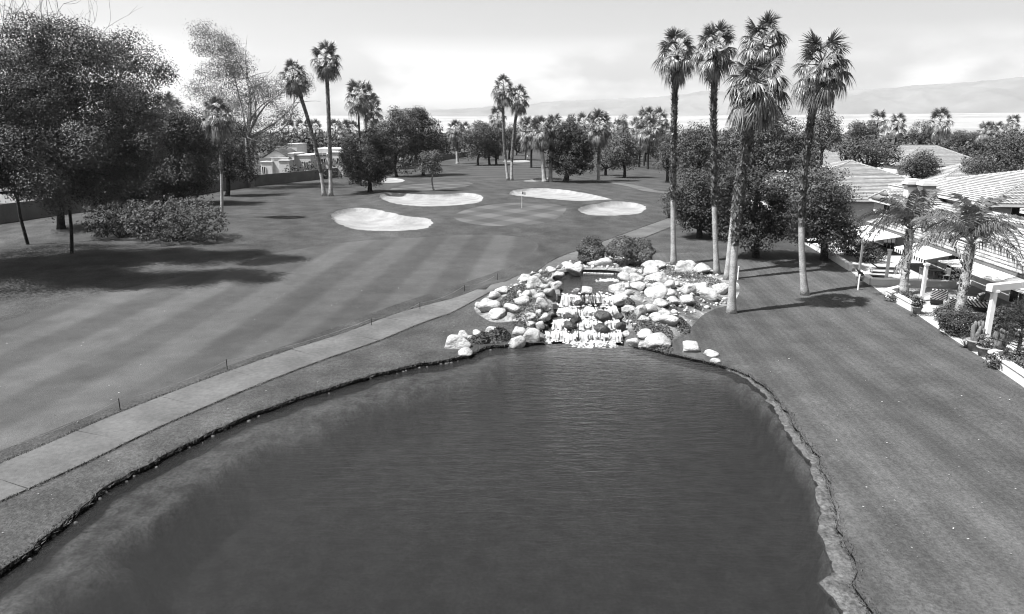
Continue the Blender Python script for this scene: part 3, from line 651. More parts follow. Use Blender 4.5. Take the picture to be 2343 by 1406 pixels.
def fan_palm(label, group, base, top, r0, boot_from, n_fronds=44, sc=1.0, bow=(0, 0, 0), seed=1, shag=900, tiers=(1.3, -0.75), dry=6, name='fan_palm', thick=1.25):
    rng = np.random.default_rng(seed); base = np.asarray(base, float); top = np.asarray(top, float); root = empty(name, base)
    P = palm_curve(np.zeros(3) - np.array([0, 0, 0.15]), top - base, bow); k = len(P); t = np.linspace(0, 1, k)
    rad_ = r0 * (1 + 0.7 * np.exp(-t * 22) - 0.18 * t); rb = rad_ * np.where(t > boot_from, thick, 1)
    ib = int(boot_from * (k - 1)); b = MB(); b.tube(P[:ib + 2], rad_[:ib + 2], 14); b.build('trunk', MT['trunk'], root, True)
    if shag:
        bj = MB(); bj.tube(P[ib:], rb[ib:] * 0.98, 12); V, Q = boots(P, rb, boot_from, 0.985, shag, seed)
        m = MB(); m.v = bj.v; m.f = bj.f; m.add(V, Q); o = m.build('leaf_base_jacket', MT['boot'], root); tag(o, 'dark spiky jacket of old leaf bases')
    else: b = MB(); b.tube(P[ib:], rad_[ib:], 10); b.build('leaf_base_jacket', MT['boot'], root)
    up = P[-1]
    for i in range(n_fronds):
        q = (i + 0.5) / n_fronds; elv = tiers[0] + (tiers[1] - tiers[0]) * q ** 0.85 + rng.normal() * 0.12; az = i * 2.39996 + rng.normal() * 0.15
        kf = frond_of(elv); me = FAN[kf]; o = link('frond', me, root)
        o.matrix_local = frond_matrix(az, np.clip(elv - ELEV[kf], -.25, .25), rng.normal() * 0.18, sc * rng.uniform(.88, 1.1), Vector(up) + Vector((0, 0, 0.55 - q * 0.75)) * sc)
    for i in range(dry):
        o = link('dry_frond', FAN_OLD[i % 2], root); o.matrix_local = frond_matrix(i * 2.4 + 0.5, rng.normal() * 0.1, rng.normal() * 0.15, sc * rng.uniform(.75, .95), Vector(up) - Vector((0, 0, 0.35 + 0.3 * rng.uniform())) * sc)
    tag(root, label, 'palm tree', group); return root
def palm_px(label, base_px, top_px, r0, boot_from, n, sc, seed, bow=(0, 0, 0), group='tall fan palms', **k):
    b = at_ground(*base_px, H); t = at_y(top_px[0], top_px[1], b[1] + k.pop('dy', 0)); return fan_palm(label, group, b, t, r0, boot_from, n, sc, bow, seed, **k)
# the five tall palms beside the rockery
palm_px('tall fan palm farthest left of five, right behind the rockery boulders', (1542, 606), (1548, 128), 0.20, 0.33, 38, 0.98, 11, (-0.3, 0, 0), shag=1300, tiers=(1.35, -0.75))
palm_px('tall fan palm second from the left beside the rockery', (1641, 628), (1636, 118), 0.19, 0.33, 38, 0.98, 12, (-0.35, 0, 0), shag=1300, tiers=(1.35, -0.75))
palm_px('tallest fan palm with its crown above all the others', (1664, 640), (1745, 105), 0.2, 0.3, 42, 1.0, 13, (-0.6, 0, 0), shag=1300, tiers=(1.4, -0.8), dry=7)
palm_px('lower fan palm with the broad drooping crown in front of the cluster', (1674, 716), (1732, 205), 0.22, 0.34, 44, 1.08, 14, (-0.6, 0, 0), shag=1500, tiers=(0.95, -0.7), dry=8)
palm_px('lone fan palm on the lawn right of the cluster', (1843, 675), (1880, 160), 0.2, 0.34, 44, 1.08, 15, (-1.3, 0, 0), shag=1300, tiers=(1.3, -0.75), dry=7)
# mid-distance palms
palm_px('leaning fan palm left of its straight twin beyond the bunkers', (742, 448), (672, 178), 0.26, 0.2, 34, 1.35, 21, (1.2, 0, 0), shag=350, dry=6)
palm_px('straight tall fan palm right of the leaning one', (757, 449), (746, 140), 0.27, 0.2, 36, 1.4, 22, (0.2, 0, 0), shag=350, dry=6)
palm_px('slim palm in front of the dark left hand trees', (507, 497), (499, 268), 0.16, 0.45, 32, 1.15, 23, (0.3, 0, 0), shag=250, dry=8)
palm_px('taller of two slim palms crossing behind the green', (1163, 413), (1152, 208), 0.27, 0.25, 32, 1.5, 24, (-0.9, 0, 0), shag=250, dry=6)
palm_px('shorter of two slim palms crossing behind the green', (1171, 413), (1187, 230), 0.27, 0.25, 32, 1.4, 25, (-0.9, 0, 0), shag=250, dry=6)
palm_px('thick trunked palm left of the round pine', (1246, 416), (1237, 302), 0.42, 0.6, 32, 1.6, 26, (0, 0, 0), shag=200, dry=7)
palm_px('thick trunked palm tucked against the round pine', (1259, 416), (1262, 300), 0.40, 0.6, 30, 1.4, 27, (0, 0, 0), shag=200, dry=6)
palm_px('bushy palm just right of the round pine', (1369, 415), (1372, 292), 0.28, 0.35, 40, 1.75, 28, (0, 0, 0), shag=250, dry=7)
palm_px('short shaggy palm at the end of the far wall', (1047, 375), (1043, 302), 0.45, 0.4, 30, 1.9, 29, (0, 0, 0), shag=250, dry=7)
# far palms: one crown, copied
def crown_mesh(seed, n=26):
    rng = np.random.default_rng(seed); V = []; Q = []; nv = 0
    for i in range(n):
        q = (i + .5) / n; kf = frond_of(1.3 - 2.0 * q); me = FAN[kf]; M = frond_matrix(i * 2.4, rng.normal() * .1, rng.normal() * .2, rng.uniform(.9, 1.1), Vector((0, 0, 0.4 - q * 0.6)))
        co = np.empty(len(me.vertices) * 3); me.vertices.foreach_get('co', co); co = co.reshape(-1, 3)
        co = co @ np.array(M.to_3x3()).T + np.array(M.translation); fs = [p.vertices[:] for p in me.polygons if len(p.vertices) == 4]
        V.append(co); Q.append(np.array(fs) + nv); nv += len(co)
    return mesh_np('palm_crown', np.vstack(V), np.vstack(Q), MT['frond'])
CROWNS = [crown_mesh(40), crown_mesh(41)]
TRUNKM = MB().tube([(0, 0, -0.05), (0.005, 0, .2), (0.012, 0, .5), (0.006, 0, .8), (0, 0, 1)], [1.3, 1.0, 0.95, 0.95, 0.9], 8).mesh('far_trunk', MT['bark'])
def far_palm(label, u, v_top, Y, sc=1.9, r=0.28, group='distant fan palms', seed=0):
    x = ray(u, 300)[0] * Y; z0 = gz(x, Y); top = at_y(u, v_top, Y)[2] - 1.4 * sc * 0.6
    root = empty('fan_palm', (x, Y, z0)); h = max(3, top - z0)
    t = link('trunk', TRUNKM, root); 
    V = np.empty(len(TRUNKM.vertices) * 3); TRUNKM.vertices.foreach_get('co', V); V = V.reshape(-1, 3).copy()
    t.scale = (r, r, h); c = link('crown', CROWNS[seed % 2], root, (0, 0, h)); c.scale = (sc,) * 3; c.rotation_euler = (0, 0, seed * 1.3)
    tag(root, label, 'palm tree', group); return root
fp = [
 ('tall far palm of a trio behind the dark round tree, the leftmost', 822, 207, 190, 2.3), ('tall far palm of a trio behind the dark round tree, the middle one', 838, 204, 200, 2.2), ('lowest far palm of a trio behind the dark round tree', 852, 236, 195, 2.1),
 ('small far palm crown left of the two crossing palms', 1139, 257, 260, 2.2), ('far palm peeping over the trees just right of the crossing palms', 1203, 283, 250, 2.2),
 ('tallest palm in the far cluster right of the bushy palm', 1477, 262, 210, 2.2), ('right hand palm of the far cluster beyond the small tree', 1508, 265, 205, 2.0), ('leftmost low palm of the far cluster', 1460, 282, 220, 2.0),
 ('slim palm standing on grass beyond the far cluster, left one', 1466, 300, 200, 2.0), ('slim palm standing on grass beyond the far cluster, right one', 1486, 282, 190, 2.1),
 ('tiny paired palm on the skyline, left of two', 1413, 283, 400, 2.6), ('tiny paired palm on the skyline, right of two', 1425, 285, 400, 2.6),
 ('far palm left of the pine against the trees', 1216, 290, 200, 2.3), ('far palm crown above the pine on its left', 1266, 278, 230, 2.3), ('far palm crown peeping right of the pine top', 1337, 275, 260, 2.4),
 ('lone skyline palm left of three beyond the right hand roofs', 2006, 266, 230, 2.1), ('lone skyline palm, middle of three beyond the right hand roofs', 2052, 276, 250, 2.1), ('large skyline palm, right of three beyond the right hand roofs', 2148, 266, 215, 2.4),
 ('skyline palm farthest right near the picture edge', 2314, 276, 330, 2.3), ('leftmost of a low palm clump near the right edge', 2255, 291, 240, 1.9), ('middle of a low palm clump near the right edge', 2268, 296, 250, 1.9), ('rightmost of a low palm clump near the right edge', 2279, 292, 245, 2.0),
 ('palm crown peeping over the dark left trees', 385, 236, 150, 1.9), ('palm crown peeping beside the one over the dark left trees', 403, 246, 165, 1.9),
 ('far palm seen between the pale tree and the leaning palm', 692, 287, 330, 2.6), ('far palm left of the leaning palm trunk', 660, 285, 300, 2.6), ('far palm just right of the leaning palm trunk', 722, 288, 340, 2.6),
 ('far palm beside the straight tall palm trunk', 768, 286, 330, 2.6), ('far palm between the straight tall palm and the trio', 788, 290, 300, 2.6), ('far palm close left of the trio', 806, 289, 310, 2.6),
 ('far palm right of the tall far cluster', 1523, 293, 260, 2.1), ('far palm behind the shaggy palm', 1062, 292, 280, 2.2),
]
for i, (lb, u, v, Y, sc) in enumerate(fp): far_palm(lb, u, v, Y, sc, seed=i)

# ---- broadleaf trees
TL = 'trees left of the fairway'
tree_px('broad_tree', 'huge broad dark tree overhanging the left edge of the picture', TL, (-150, 0), [(-10,150,80),(60,150,70),(150,115,62),(235,110,55),(290,150,48),(320,160,28),(30,250,85),(130,220,85),(220,210,75),(280,230,50),(50,340,80),(150,320,80),(240,310,60),(120,410,60),(210,400,55),(20,420,60),(-100,200,120),(-100,330,110),(-200,180,110),(-220,330,120),(290,330,42),(180,440,45)],
        'leaf_mid', r0=0.3, leaf=0.185, dens=0.95, seed=101, Y=50, spread=0.7, per=26, clump=1.0, extra=[((2, -5, 8), (5, 4, 3.5)), ((-3, 4, 12), (5, 4, 4))])
tree_px('dark_tree', 'tree with slim visible trunk by the wall behind the left shade', TL, (140, 524), [(120,330,60),(190,360,65),(250,360,55),(90,400,50),(160,430,45),(240,430,45),(60,330,50)], 'leaf_dark', r0=0.35, leaf=0.3, dens=0.8, seed=102, per=16, clump=1.0)
tree_px('dark_tree', 'dense drooping dark tree left of the slim palm', TL, (372, 468), [(330,275,48),(385,290,55),(430,275,40),(345,350,62),(425,350,60),(300,390,55),(380,410,55),(440,400,42),(462,330,32),(465,290,22)], 'leaf_dark', r0=0.42, leaf=0.3, dens=0.9, seed=103, per=16, drop=0.5)
tree_px('dark_tree', 'dark tree filling the gap behind the big left tree', TL, (250, 470), [(240,300,50),(280,260,45),(300,320,55),(230,380,55),(290,420,50),(200,420,45)], 'leaf_dark', r0=0.4, leaf=0.32, dens=0.8, seed=104, per=16)
tree_px('dark_tree', 'small dark tree with black trunk between the slim palm and the pale tree', TL, (519, 449), [(495,350,32),(530,340,36),(515,385,36),(555,375,28),(565,400,20),(545,300,24),(485,395,24)], 'leaf_dark', r0=0.35, leaf=0.3, dens=0.55, seed=105, per=12)
tree_px('pale_tree', 'tall pale airy eucalyptus with forked white trunk by the wall', TL, (577, 429), [(497,85,30),(520,110,34),(470,120,22),(540,150,38),(488,165,32),(560,190,38),(510,215,36),(465,210,24),(590,225,32),(545,255,36),(620,210,24),(655,200,26),(690,195,26),(655,260,28),(600,285,30),(480,265,28),(500,305,30),(555,315,30),(630,320,24)],
        'leaf_pale', 'palebark', r0=0.46, leaf=0.27, dens=0.42, seed=106, per=14, clump=1.5, inner=0.2, twigs=4, fork_t=0.2)
tree_px('round_tree', 'dark round tree with leaning forked trunk shading the long bunker', TL, (846, 440), [(812,345,32),(850,330,36),(880,345,24),(835,385,42),(875,385,30),(805,375,24),(850,305,20),(860,410,20),(815,405,20)], 'leaf_dark', r0=0.38, leaf=0.26, dens=0.95, seed=107, per=12, clump=0.7)
tree_px('young_tree', 'small bright young tree in front of the far green', TL, (994, 437), [(975,365,17),(995,362,18),(985,385,17),(1000,388,12),(966,382,12),(992,352,10)], 'leaf_mid', 'palebark', r0=0.16, leaf=0.3, dens=0.6, seed=108, per=9, clump=0.6)
FT = 'trees round the far fairway'
def far_tree(label, u, v, lobes, mat='leaf_mid', seed=1, Y=None, leaf=0.4, dens=0.7, **k):
    kw = dict(r0=0.35, per=10, clump=1.1); kw.update(k); return tree_px('background_tree', label, FT, (u, v), lobes, mat, leaf=leaf, dens=dens, seed=seed, Y=Y, **kw)
far_tree('tall rounded tree behind the dark round tree', 905, 380, [(890,300,34),(915,280,28),(905,330,34),(880,345,28),(930,330,28),(905,262,18)], seed=120, Y=160)
far_tree('broad feathery tree behind the young tree', 965, 378, [(950,280,30),(985,290,28),(960,320,36),(1000,325,26),(935,325,30),(965,262,18),(975,352,30),(1010,345,16)], 'leaf_dark', 121, 165)
far_tree('tree tops peeping between the two broad ones', 935, 372, [(925,270,22),(945,262,18),(930,300,26)], 'leaf_mid', 122, 210)
far_tree('mid sized tree right of the shaggy palm', 1094, 379, [(1075,320,22),(1100,310,24),(1115,330,20),(1088,345,22),(1110,350,16)], 'leaf_mid', 123)
far_tree('dark tree behind the mid sized tree', 1120, 372, [(1110,300,22),(1130,312,22),(1125,340,20),(1095,296,18)], 'leaf_dark', 124, 215)
far_tree('small umbrella tree by the thin far bunker', 1136, 377, [(1125,350,12),(1145,350,12),(1136,342,12)], 'leaf_mid', 125, leaf=0.35)
far_tree('dark tree at the end of the far fairway, left', 1182, 356, [(1175,335,16),(1190,330,16),(1182,320,14),(1195,345,10)], 'leaf_dark', 126)
far_tree('pale hazy tree behind the crossing palms', 1165, 362, [(1155,310,20),(1180,300,20),(1165,330,20),(1200,318,16)], 'leaf_far', 127, 260)
tree_px('round_pine', 'big round dark pine right of the far flag', FT, (1293, 417), [(1305,290,20),(1290,310,28),(1322,312,28),(1278,340,30),(1310,345,38),(1338,345,26),(1270,370,22),(1300,378,26),(1335,375,24),(1310,272,10),(1350,350,12)], 'needle', r0=0.55, leaf=0.3, dens=1.0, seed=128, per=16, clump=0.7, inner=0.75, up=0.6)
far_tree('low spreading tree right of the round pine', 1386, 402, [(1375,370,14),(1395,365,16),(1405,380,12),(1372,385,10),(1388,352,12)], 'leaf_mid', 129)
far_tree('round headed tree standing alone right of the bushy palm', 1428, 407, [(1405,340,22),(1430,325,24),(1450,345,20),(1420,360,26),(1445,370,18),(1400,365,16),(1425,312,14)], 'leaf_mid', 130, dens=0.85)
far_tree('small dark stemmed tree left of the leftmost tall palm', 1526, 418, [(1515,360,16),(1535,355,18),(1525,340,16),(1545,370,14),(1510,378,12),(1530,385,12)], 'leaf_mid', 131, leaf=0.34)
far_tree('tree behind the far palm cluster', 1480, 372, [(1470,330,20),(1490,325,20),(1505,340,18),(1455,340,16)], 'leaf_dark', 132, 240)
far_tree('pale tree behind the far palm cluster', 1520, 380, [(1515,325,22),(1540,330,20),(1500,345,18)], 'leaf_far', 133, 200)
far_tree('bare thin tree on the skyline above the far palms', 1428, 372, [(1428,270,10),(1432,285,12),(1425,300,12)], 'leaf_far', 134, 320, dens=0.25)
MTG = 'dense trees behind the tall palms'
def mid_tree(label, u, v, lobes, mat='leaf_dark', seed=1, Y=None, leaf=0.26, dens=0.85, name='shade_tree', **k):
    kw = dict(r0=0.32, per=14, clump=0.8); kw.update(k); return tree_px(name, label, MTG, (u, v), lobes, mat, leaf=leaf, dens=dens, seed=seed, Y=Y, **kw)
mid_tree('grey green acacia between the two leftmost tall palms', 1600, 470, [(1575,320,34),(1610,315,36),(1590,360,42),(1640,340,36),(1625,385,40),(1575,395,30),(1600,300,24),(1560,345,20)], 'leaf_mid', 140, leaf=0.3, dens=0.65)
mid_tree('tall bushy tree behind the tallest palm', 1745, 470, [(1690,310,36),(1730,295,40),(1775,290,40),(1810,320,40),(1700,360,45),(1760,360,52),(1820,370,40),(1670,345,28),(1840,330,26)], 'leaf_mid', 141, 82, leaf=0.32, dens=0.75)
mid_tree('dark dense tree left of the palm trunks', 1600, 545, [(1570,440,34),(1610,420,36),(1640,450,36),(1590,480,40),(1630,495,36),(1555,480,22),(1575,505,24),(1650,520,26)], 'leaf_dark', 142, dens=0.95)
mid_tree('dark dense tree directly behind the palm trunks', 1730, 590, [(1690,430,40),(1740,420,42),(1780,440,40),(1700,490,44),(1760,495,46),(1660,470,30),(1720,540,34),(1780,530,30),(1660,530,24)], 'leaf_dark', 143, dens=0.95)
mid_tree('large glossy tree right of the lone palm by the patio wall', 1885, 596, [(1840,440,38),(1885,430,36),(1925,450,30),(1860,490,46),(1920,500,42),(1945,520,28),(1830,510,34),(1890,540,36),(1940,550,22),(1850,400,26),(1830,540,22),(1900,400,18)], 'leaf_mid', 144, leaf=0.22, dens=0.95)
mid_tree('dark upright tree between the lone palm and the roofs', 1845, 520, [(1835,380,32),(1860,360,24),(1850,420,36),(1820,420,30),(1880,395,24)], 'leaf_dark', 145, 68)
mid_tree('small shrubby tree at the cart path bend', 1535, 500, [(1530,455,18),(1550,440,20),(1545,470,20),(1525,480,14)], 'leaf_mid', 146, leaf=0.22)
RB = 'trees beyond the right hand roofs'
def back_tree(label, u, lobes, Y, mat='leaf_mid', seed=1, leaf=0.42, dens=0.7, **k):
    kw = dict(r0=0.35, per=10, clump=1.1); kw.update(k); return tree_px('background_tree', label, RB, (u, 0), lobes, mat, leaf=leaf, dens=dens, seed=seed, Y=Y, **kw)
back_tree('tall rounded tree just right of the lone palm trunk', 1885, [(1880,275,24),(1900,285,22),(1870,300,24),(1905,310,22),(1885,320,24)], 140, 'leaf_mid', 150)
back_tree('dark pointed tree on the skyline beyond the first roof', 1970, [(1970,288,18),(1955,302,18),(1985,305,18),(1970,318,20),(1998,302,12)], 190, 'leaf_dark', 151)
back_tree('feathery grey tree between the roofs', 1985, [(1960,340,24),(1995,335,28),(2030,345,24),(1975,358,22),(2010,362,24),(2040,365,18)], 122, 'leaf_far', 152, dens=0.6)
back_tree('low feathery tree left of the feathery grey one', 1945, [(1930,340,18),(1950,332,16),(1940,350,16)], 128, 'leaf_far', 153, dens=0.6)
back_tree('round dark tree in the middle of the roofs', 2108, [(2090,370,20),(2115,365,22),(2135,380,18),(2100,388,20),(2120,392,18),(2075,385,14)], 100, 'leaf_dark', 154, leaf=0.32, dens=0.9)
back_tree('broad fluffy acacia at the right edge above the ridge', 2290, [(2250,365,26),(2290,350,30),(2325,330,32),(2345,365,32),(2265,385,26),(2310,385,28),(2225,385,18),(2350,320,26)], 96, 'leaf_far', 155, leaf=0.3, dens=0.75)
back_tree('wispy upright conifers left of the large skyline palm', 2110, [(2090,300,13),(2105,290,12),(2120,295,12),(2130,305,13),(2100,312,14),(2118,315,14)], 240, 'leaf_far', 156, dens=0.5)
back_tree('grey tree mass near the right skyline', 2220, [(2195,312,15),(2215,315,15),(2235,318,14),(2180,318,12)], 260, 'leaf_mid', 157)

# leafless tree whose thin branches reach above the left canopy
def bare_tree(label, base, Y, top, seed, r0=0.3):
    rng = np.random.default_rng(seed); x = ray(base, 300)[0] * Y; p = np.array([x, Y, gz(x, Y)]); root = empty('bare_tree', p); b = MB()
    t = at_y(top[0], top[1], Y) - p
    def grow(a, d, L, r, lev):
        e = a + d * L; b.tube(bend(a, e, rng, 5, 0.07), np.linspace(r, r * 0.55, 5), 6 if lev < 2 else 4, False)
        if lev < 5:
            for _ in range(3 if lev < 2 else 2):
                nd = unit(d + rng.normal(size=3) * 0.33 + np.array([0, 0, 0.18])); grow(e, nd, L * rng.uniform(.55, .8), r * 0.55, lev + 1)
    d = unit(t); Lt = np.linalg.norm(t); grow(np.zeros(3) - np.array([0, 0, .2]), d, Lt * 0.42, r0, 0); b.build('branches', MT['bark'], root)
    tag(root, label, 'tree', TL)
bare_tree('leafless tree, thin branches above the left canopy beside the corner', 120, 56, (75, 0), 171, 0.14)
bare_tree('leafless tree whose boughs reach out of the top left corner', 20, 60, (15, -20), 172, 0.14)

# shrubs along the left
def gxyz(u, v): return at_ground(u, v, H)
p = gxyz(390, 552); sc = p[1] / F
shrub('oleander_bush', 'large low pale leaved bush in front of the left hand trees', 'left bushes', p, None, 'leaf_mid', 0.2, 9000, 181, 'bush', 0.65,
      [((x * sc, yy * sc, z * sc), (r * sc, r * sc, r * sc * 0.85)) for x, yy, z, r in ((-50, 0, 42, 48), (0, -20, 45, 52), (50, 0, 42, 50), (85, 10, 34, 38), (20, 50, 55, 50), (-20, 60, 50, 50), (60, 60, 50, 45))], 12, 0.45)
p = gxyz(275, 545); sc = p[1] / F
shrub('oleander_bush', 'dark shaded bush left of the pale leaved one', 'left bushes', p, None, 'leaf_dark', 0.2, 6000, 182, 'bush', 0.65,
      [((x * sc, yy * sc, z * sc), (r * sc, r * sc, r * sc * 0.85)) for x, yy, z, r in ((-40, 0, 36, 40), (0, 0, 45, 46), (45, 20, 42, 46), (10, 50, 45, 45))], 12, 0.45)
# shrubs behind the perimeter wall
for i, (u, v, Yo, r, lb) in enumerate(((690, 398, 150, 1.6, 'rounded shrub over the wall below the white house, left'), (730, 392, 152, 1.8, 'rounded shrub over the wall below the white house, middle'), (775, 388, 155, 1.7, 'rounded shrub over the wall below the white house, right'),
                               (900, 374, 165, 1.8, 'low shrub over the far wall left of the young tree'), (660, 402, 146, 1.3, 'small shrub at the corner of the white house'), (930, 370, 170, 1.6, 'low shrub over the far wall beside the young tree'))):
    x = ray(u, 300)[0] * Yo; shrub('wall_shrub', lb, 'shrubs over the wall', (x, Yo, gz(x, Yo)), (r * 1.5, r, r * 1.2), 'leaf_mid', 0.35, 500, 190 + i)
# clipped bushes behind the pool
p = gxyz(1352, 603); sc = p[1] / F
shrub('clipped_bush', 'smaller of two clipped round bushes behind the pool', 'clipped bushes behind the pool', p, (31 * sc, 30 * sc, 31 * sc), 'leaf_mid', 0.095, 12000, 201, 'bush', 0.92, None, 8, 0.1, lumpy=0.03)
p = gxyz(1440, 606); sc = p[1] / F
shrub('clipped_bush', 'larger wide clipped bush behind the pool', 'clipped bushes behind the pool', p, None, 'leaf_mid', 0.095, 18000, 202, 'bush', 0.9, [((-18 * sc, 0, 31 * sc), (38 * sc, 36 * sc, 33 * sc)), ((20 * sc, 0, 31 * sc), (36 * sc, 36 * sc, 32 * sc))], 8, 0.1, lumpy=0.03)

# ---- far woods, a mass that reaches the horizon
def far_woods():
    rng = np.random.default_rng(77); V = []; Q = []; nv = 0
    for i in range(2100):
        Yd = 170 * (1400 / 170) ** rng.uniform(0, 1); a = rng.uniform(-0.72, 0.72); x = Yd * math.tan(a) ; u = CX + x / (Yd * 0.97) * F
        if (930 < u < 1560 and Yd < 245) or (1140 < u < 1250 and Yd < 420): continue
        if 560 < u < 830 and Yd < 230: continue
        if u > 1820 and Yd < 235: continue
        if u < 480 and Yd < 190: continue
        lowr = 0.8 if u > 1840 else 1.0
        h = lowr * rng.uniform(6.0, 9.4) if rng.uniform() < .88 else lowr * rng.uniform(9, 11.5); r = rng.uniform(3, 5.5); z0 = 1.1
        n = int(np.clip(26000 / Yd, 40, 150)); lf = 0.55 + Yd / 420
        d = unit(rng.normal(size=(n, 3))); Pp = np.array([x, Yd, z0 + h * .55]) + d * np.array([r, r, h * .45]) * rng.uniform(.6, 1.05, (n, 1))
        v, q = leaf_quads(rng, Pp, unit(d + rng.normal(size=(n, 3)) * .5), lf, 0.7); V.append(v); Q.append(q + nv); nv += len(v)
    o = link('far_woods', mesh_np('far_woods', np.vstack(V), np.vstack(Q), MT['leaf_far'])); tag(o, 'mass of distant tree tops stretching to the horizon', None, None, 'stuff')
far_woods()

# ------------------------------------------------------------------ boulders
def boulder_mesh(seed, sub=3):
    bm = bmesh.new(); bmesh.ops.create_icosphere(bm, subdivisions=sub, radius=1.0); rng = np.random.default_rng(seed)
    pl = [(unit(rng.normal(size=3)), rng.uniform(.55, .88)) for _ in range(10)]
    for v in bm.verts:
        c = np.array(v.co)
        for n, d in pl:
            k = c.dot(n)
            if k > d: c = c - n * (k - d) * 0.95
        q = Vector(c); c = c * (1 + lump(q, 0.16, 1.1, seed) + lump(q, 0.05, 3.2, seed + 3) + lump(q, 0.02, 8, seed + 5)); v.co = Vector(c)
    me = bpy.data.meshes.new('boulder'); bm.to_mesh(me); bm.free()
    for p in me.polygons: p.use_smooth = True
    co = np.empty(len(me.vertices) * 3); me.vertices.foreach_get('co', co); co = co.reshape(-1, 3); co -= (co.max(0) + co.min(0)) / 2; co /= (co.max(0) - co.min(0)) / 2
    me.vertices.foreach_set('co', co.ravel()); me.update(); return me
ROCKS = [boulder_mesh(300 + i) for i in range(14)]
WETROCKS = []
for i in range(6):
    m = boulder_mesh(330 + i); m.materials.append(MT['wetrock']); WETROCKS.append(m)
for m in ROCKS: m.materials.append(MT['boulder'])
ORD = ['first', 'second', 'third', 'fourth', 'fifth', 'sixth', 'seventh', 'eighth', 'ninth', 'tenth', 'eleventh', 'twelfth', 'thirteenth', 'fourteenth', 'fifteenth', 'sixteenth', 'seventeenth', 'eighteenth', 'nineteenth', 'twentieth']
rock_rows = {
 'along the left pond edge': [(150,885,170,80),(208,947,95,60),(195,805,75,44),(245,822,40,38),(300,798,75,50),(410,775,85,44),(595,860,120,78),(615,775,90,95),(710,805,120,122)],
 'on the bank left of the falls': [(695,720,55,48),(770,725,60,70),(700,668,75,58),(800,672,80,58),(755,632,42,44),(815,612,42,52),(760,515,80,68),(780,560,85,88),(835,490,72,62),(885,540,76,82),(905,480,62,44)],
 'in the rockery beside the cart path': [(390,590,150,98),(450,652,110,76),(560,610,110,78),(305,580,42,52),(430,520,90,46),(480,490,90,44),(630,550,105,74),(668,500,72,72),(655,390,90,54),(730,410,112,112),(745,365,62,44)],
 'along the left rim of the upper pool': [(805,445,66,58),(885,440,92,54),(850,420,42,34),(910,355,72,48),(850,320,66,44),(975,293,76,44),(960,312,52,34),(1025,328,116,58)],
 'behind the upper pool below the clipped bushes': [(1050,278,52,34),(1160,275,72,48),(1245,285,132,66),(1330,285,46,42),(1425,335,86,38)],
 'standing in the upper pool': [(1040,470,46,30),(1120,480,92,68)],
 'along the right rim of the upper pool': [(1345,468,106,58),(1400,380,92,58),(1470,365,62,48),(1490,390,92,62),(1410,440,62,44),(1430,485,62,52),(1500,445,92,58),(1375,520,112,58)],
 'in the back row left of the tall palms': [(1600,300,112,58),(1655,302,100,34),(1880,285,106,78),(1860,328,140,46),(1990,320,116,78)],
 'in the second row left of the tall palms': [(1605,355,122,54),(1640,402,132,44),(1785,425,54,40),(1870,460,112,88),(1975,455,116,80),(2125,460,118,108),(2030,515,136,78)],
 'in the middle tier right of the falls': [(1590,450,62,68),(1655,455,102,62),(1735,425,78,74),(1742,492,72,70),(1640,510,142,64),(1675,575,98,64),(1770,560,102,62),(1870,545,112,92)],
 'in the lower tier right of the falls': [(1365,600,78,68),(1435,610,92,78),(1510,615,92,96),(1595,610,92,64),(1545,685,82,68),(1635,670,82,82),(1700,655,82,58),(1730,712,132,62)],
 'along the right pond edge': [(1420,795,66,62),(1560,805,106,72),(1465,860,92,58),(1540,888,72,38),(1660,880,176,92),(1900,920,132,62),(2050,945,92,78),(2080,1007,72,42)],
}
def place_rock(px, label, group, wet=False, i=0, zfix=None, push=0):
    X, Yv, W, Hh = px; u = 1000 + X / 3.254; v = 520 + Yv / 3.254; w = W / 3.254; h = Hh / 3.254; rng = random.Random(i * 31 + 7)
    vb = v + h * 0.42
    if zfix is not None: p = at_z(u, vb, zfix)
    else: p = at_ground(u, vb, H)
    dist = math.hypot(p[1], 11 - p[2]); sx = w / F * dist * 0.6; depth = sx * rng.uniform(0.75, 1.05)
    sinp = (11 - p[2]) / dist; hz = max(0.68 * sx, (h / F * dist - 2 * depth * sinp * 0.6) * 0.6)
    me = (WETROCKS if wet else ROCKS)[i % (6 if wet else 14)]; o = link('boulder', me)
    o.location = (p[0], p[1] + depth * 0.75 + push, p[2] + hz * 0.5); o.scale = (sx, depth, hz); o.rotation_euler = (rng.uniform(-.12, .12), rng.uniform(-.15, .15), rng.choice((0, math.pi)) + rng.uniform(-.25, .25))
    tag(o, label, 'boulder', group); return o
ri = 0
for row, L_ in rock_rows.items():
    L_ = sorted(L_); n = len(L_); big = max(L_, key=lambda q: q[2] * q[3])
    for k, q in enumerate(L_):
        sz = 'large' if q[2] * q[3] > 9000 else 'small' if q[2] * q[3] < 3200 else 'pale'
        place_rock(q, f"{sz + ' white' if sz != 'pale' else 'white'} boulder {row}, {ORD[k]} from the left", 'rockery boulders', False, ri, 0.06 if ('pond edge' in row and q[1] > 840) else 1.58 if 'standing' in row else None); ri += 1

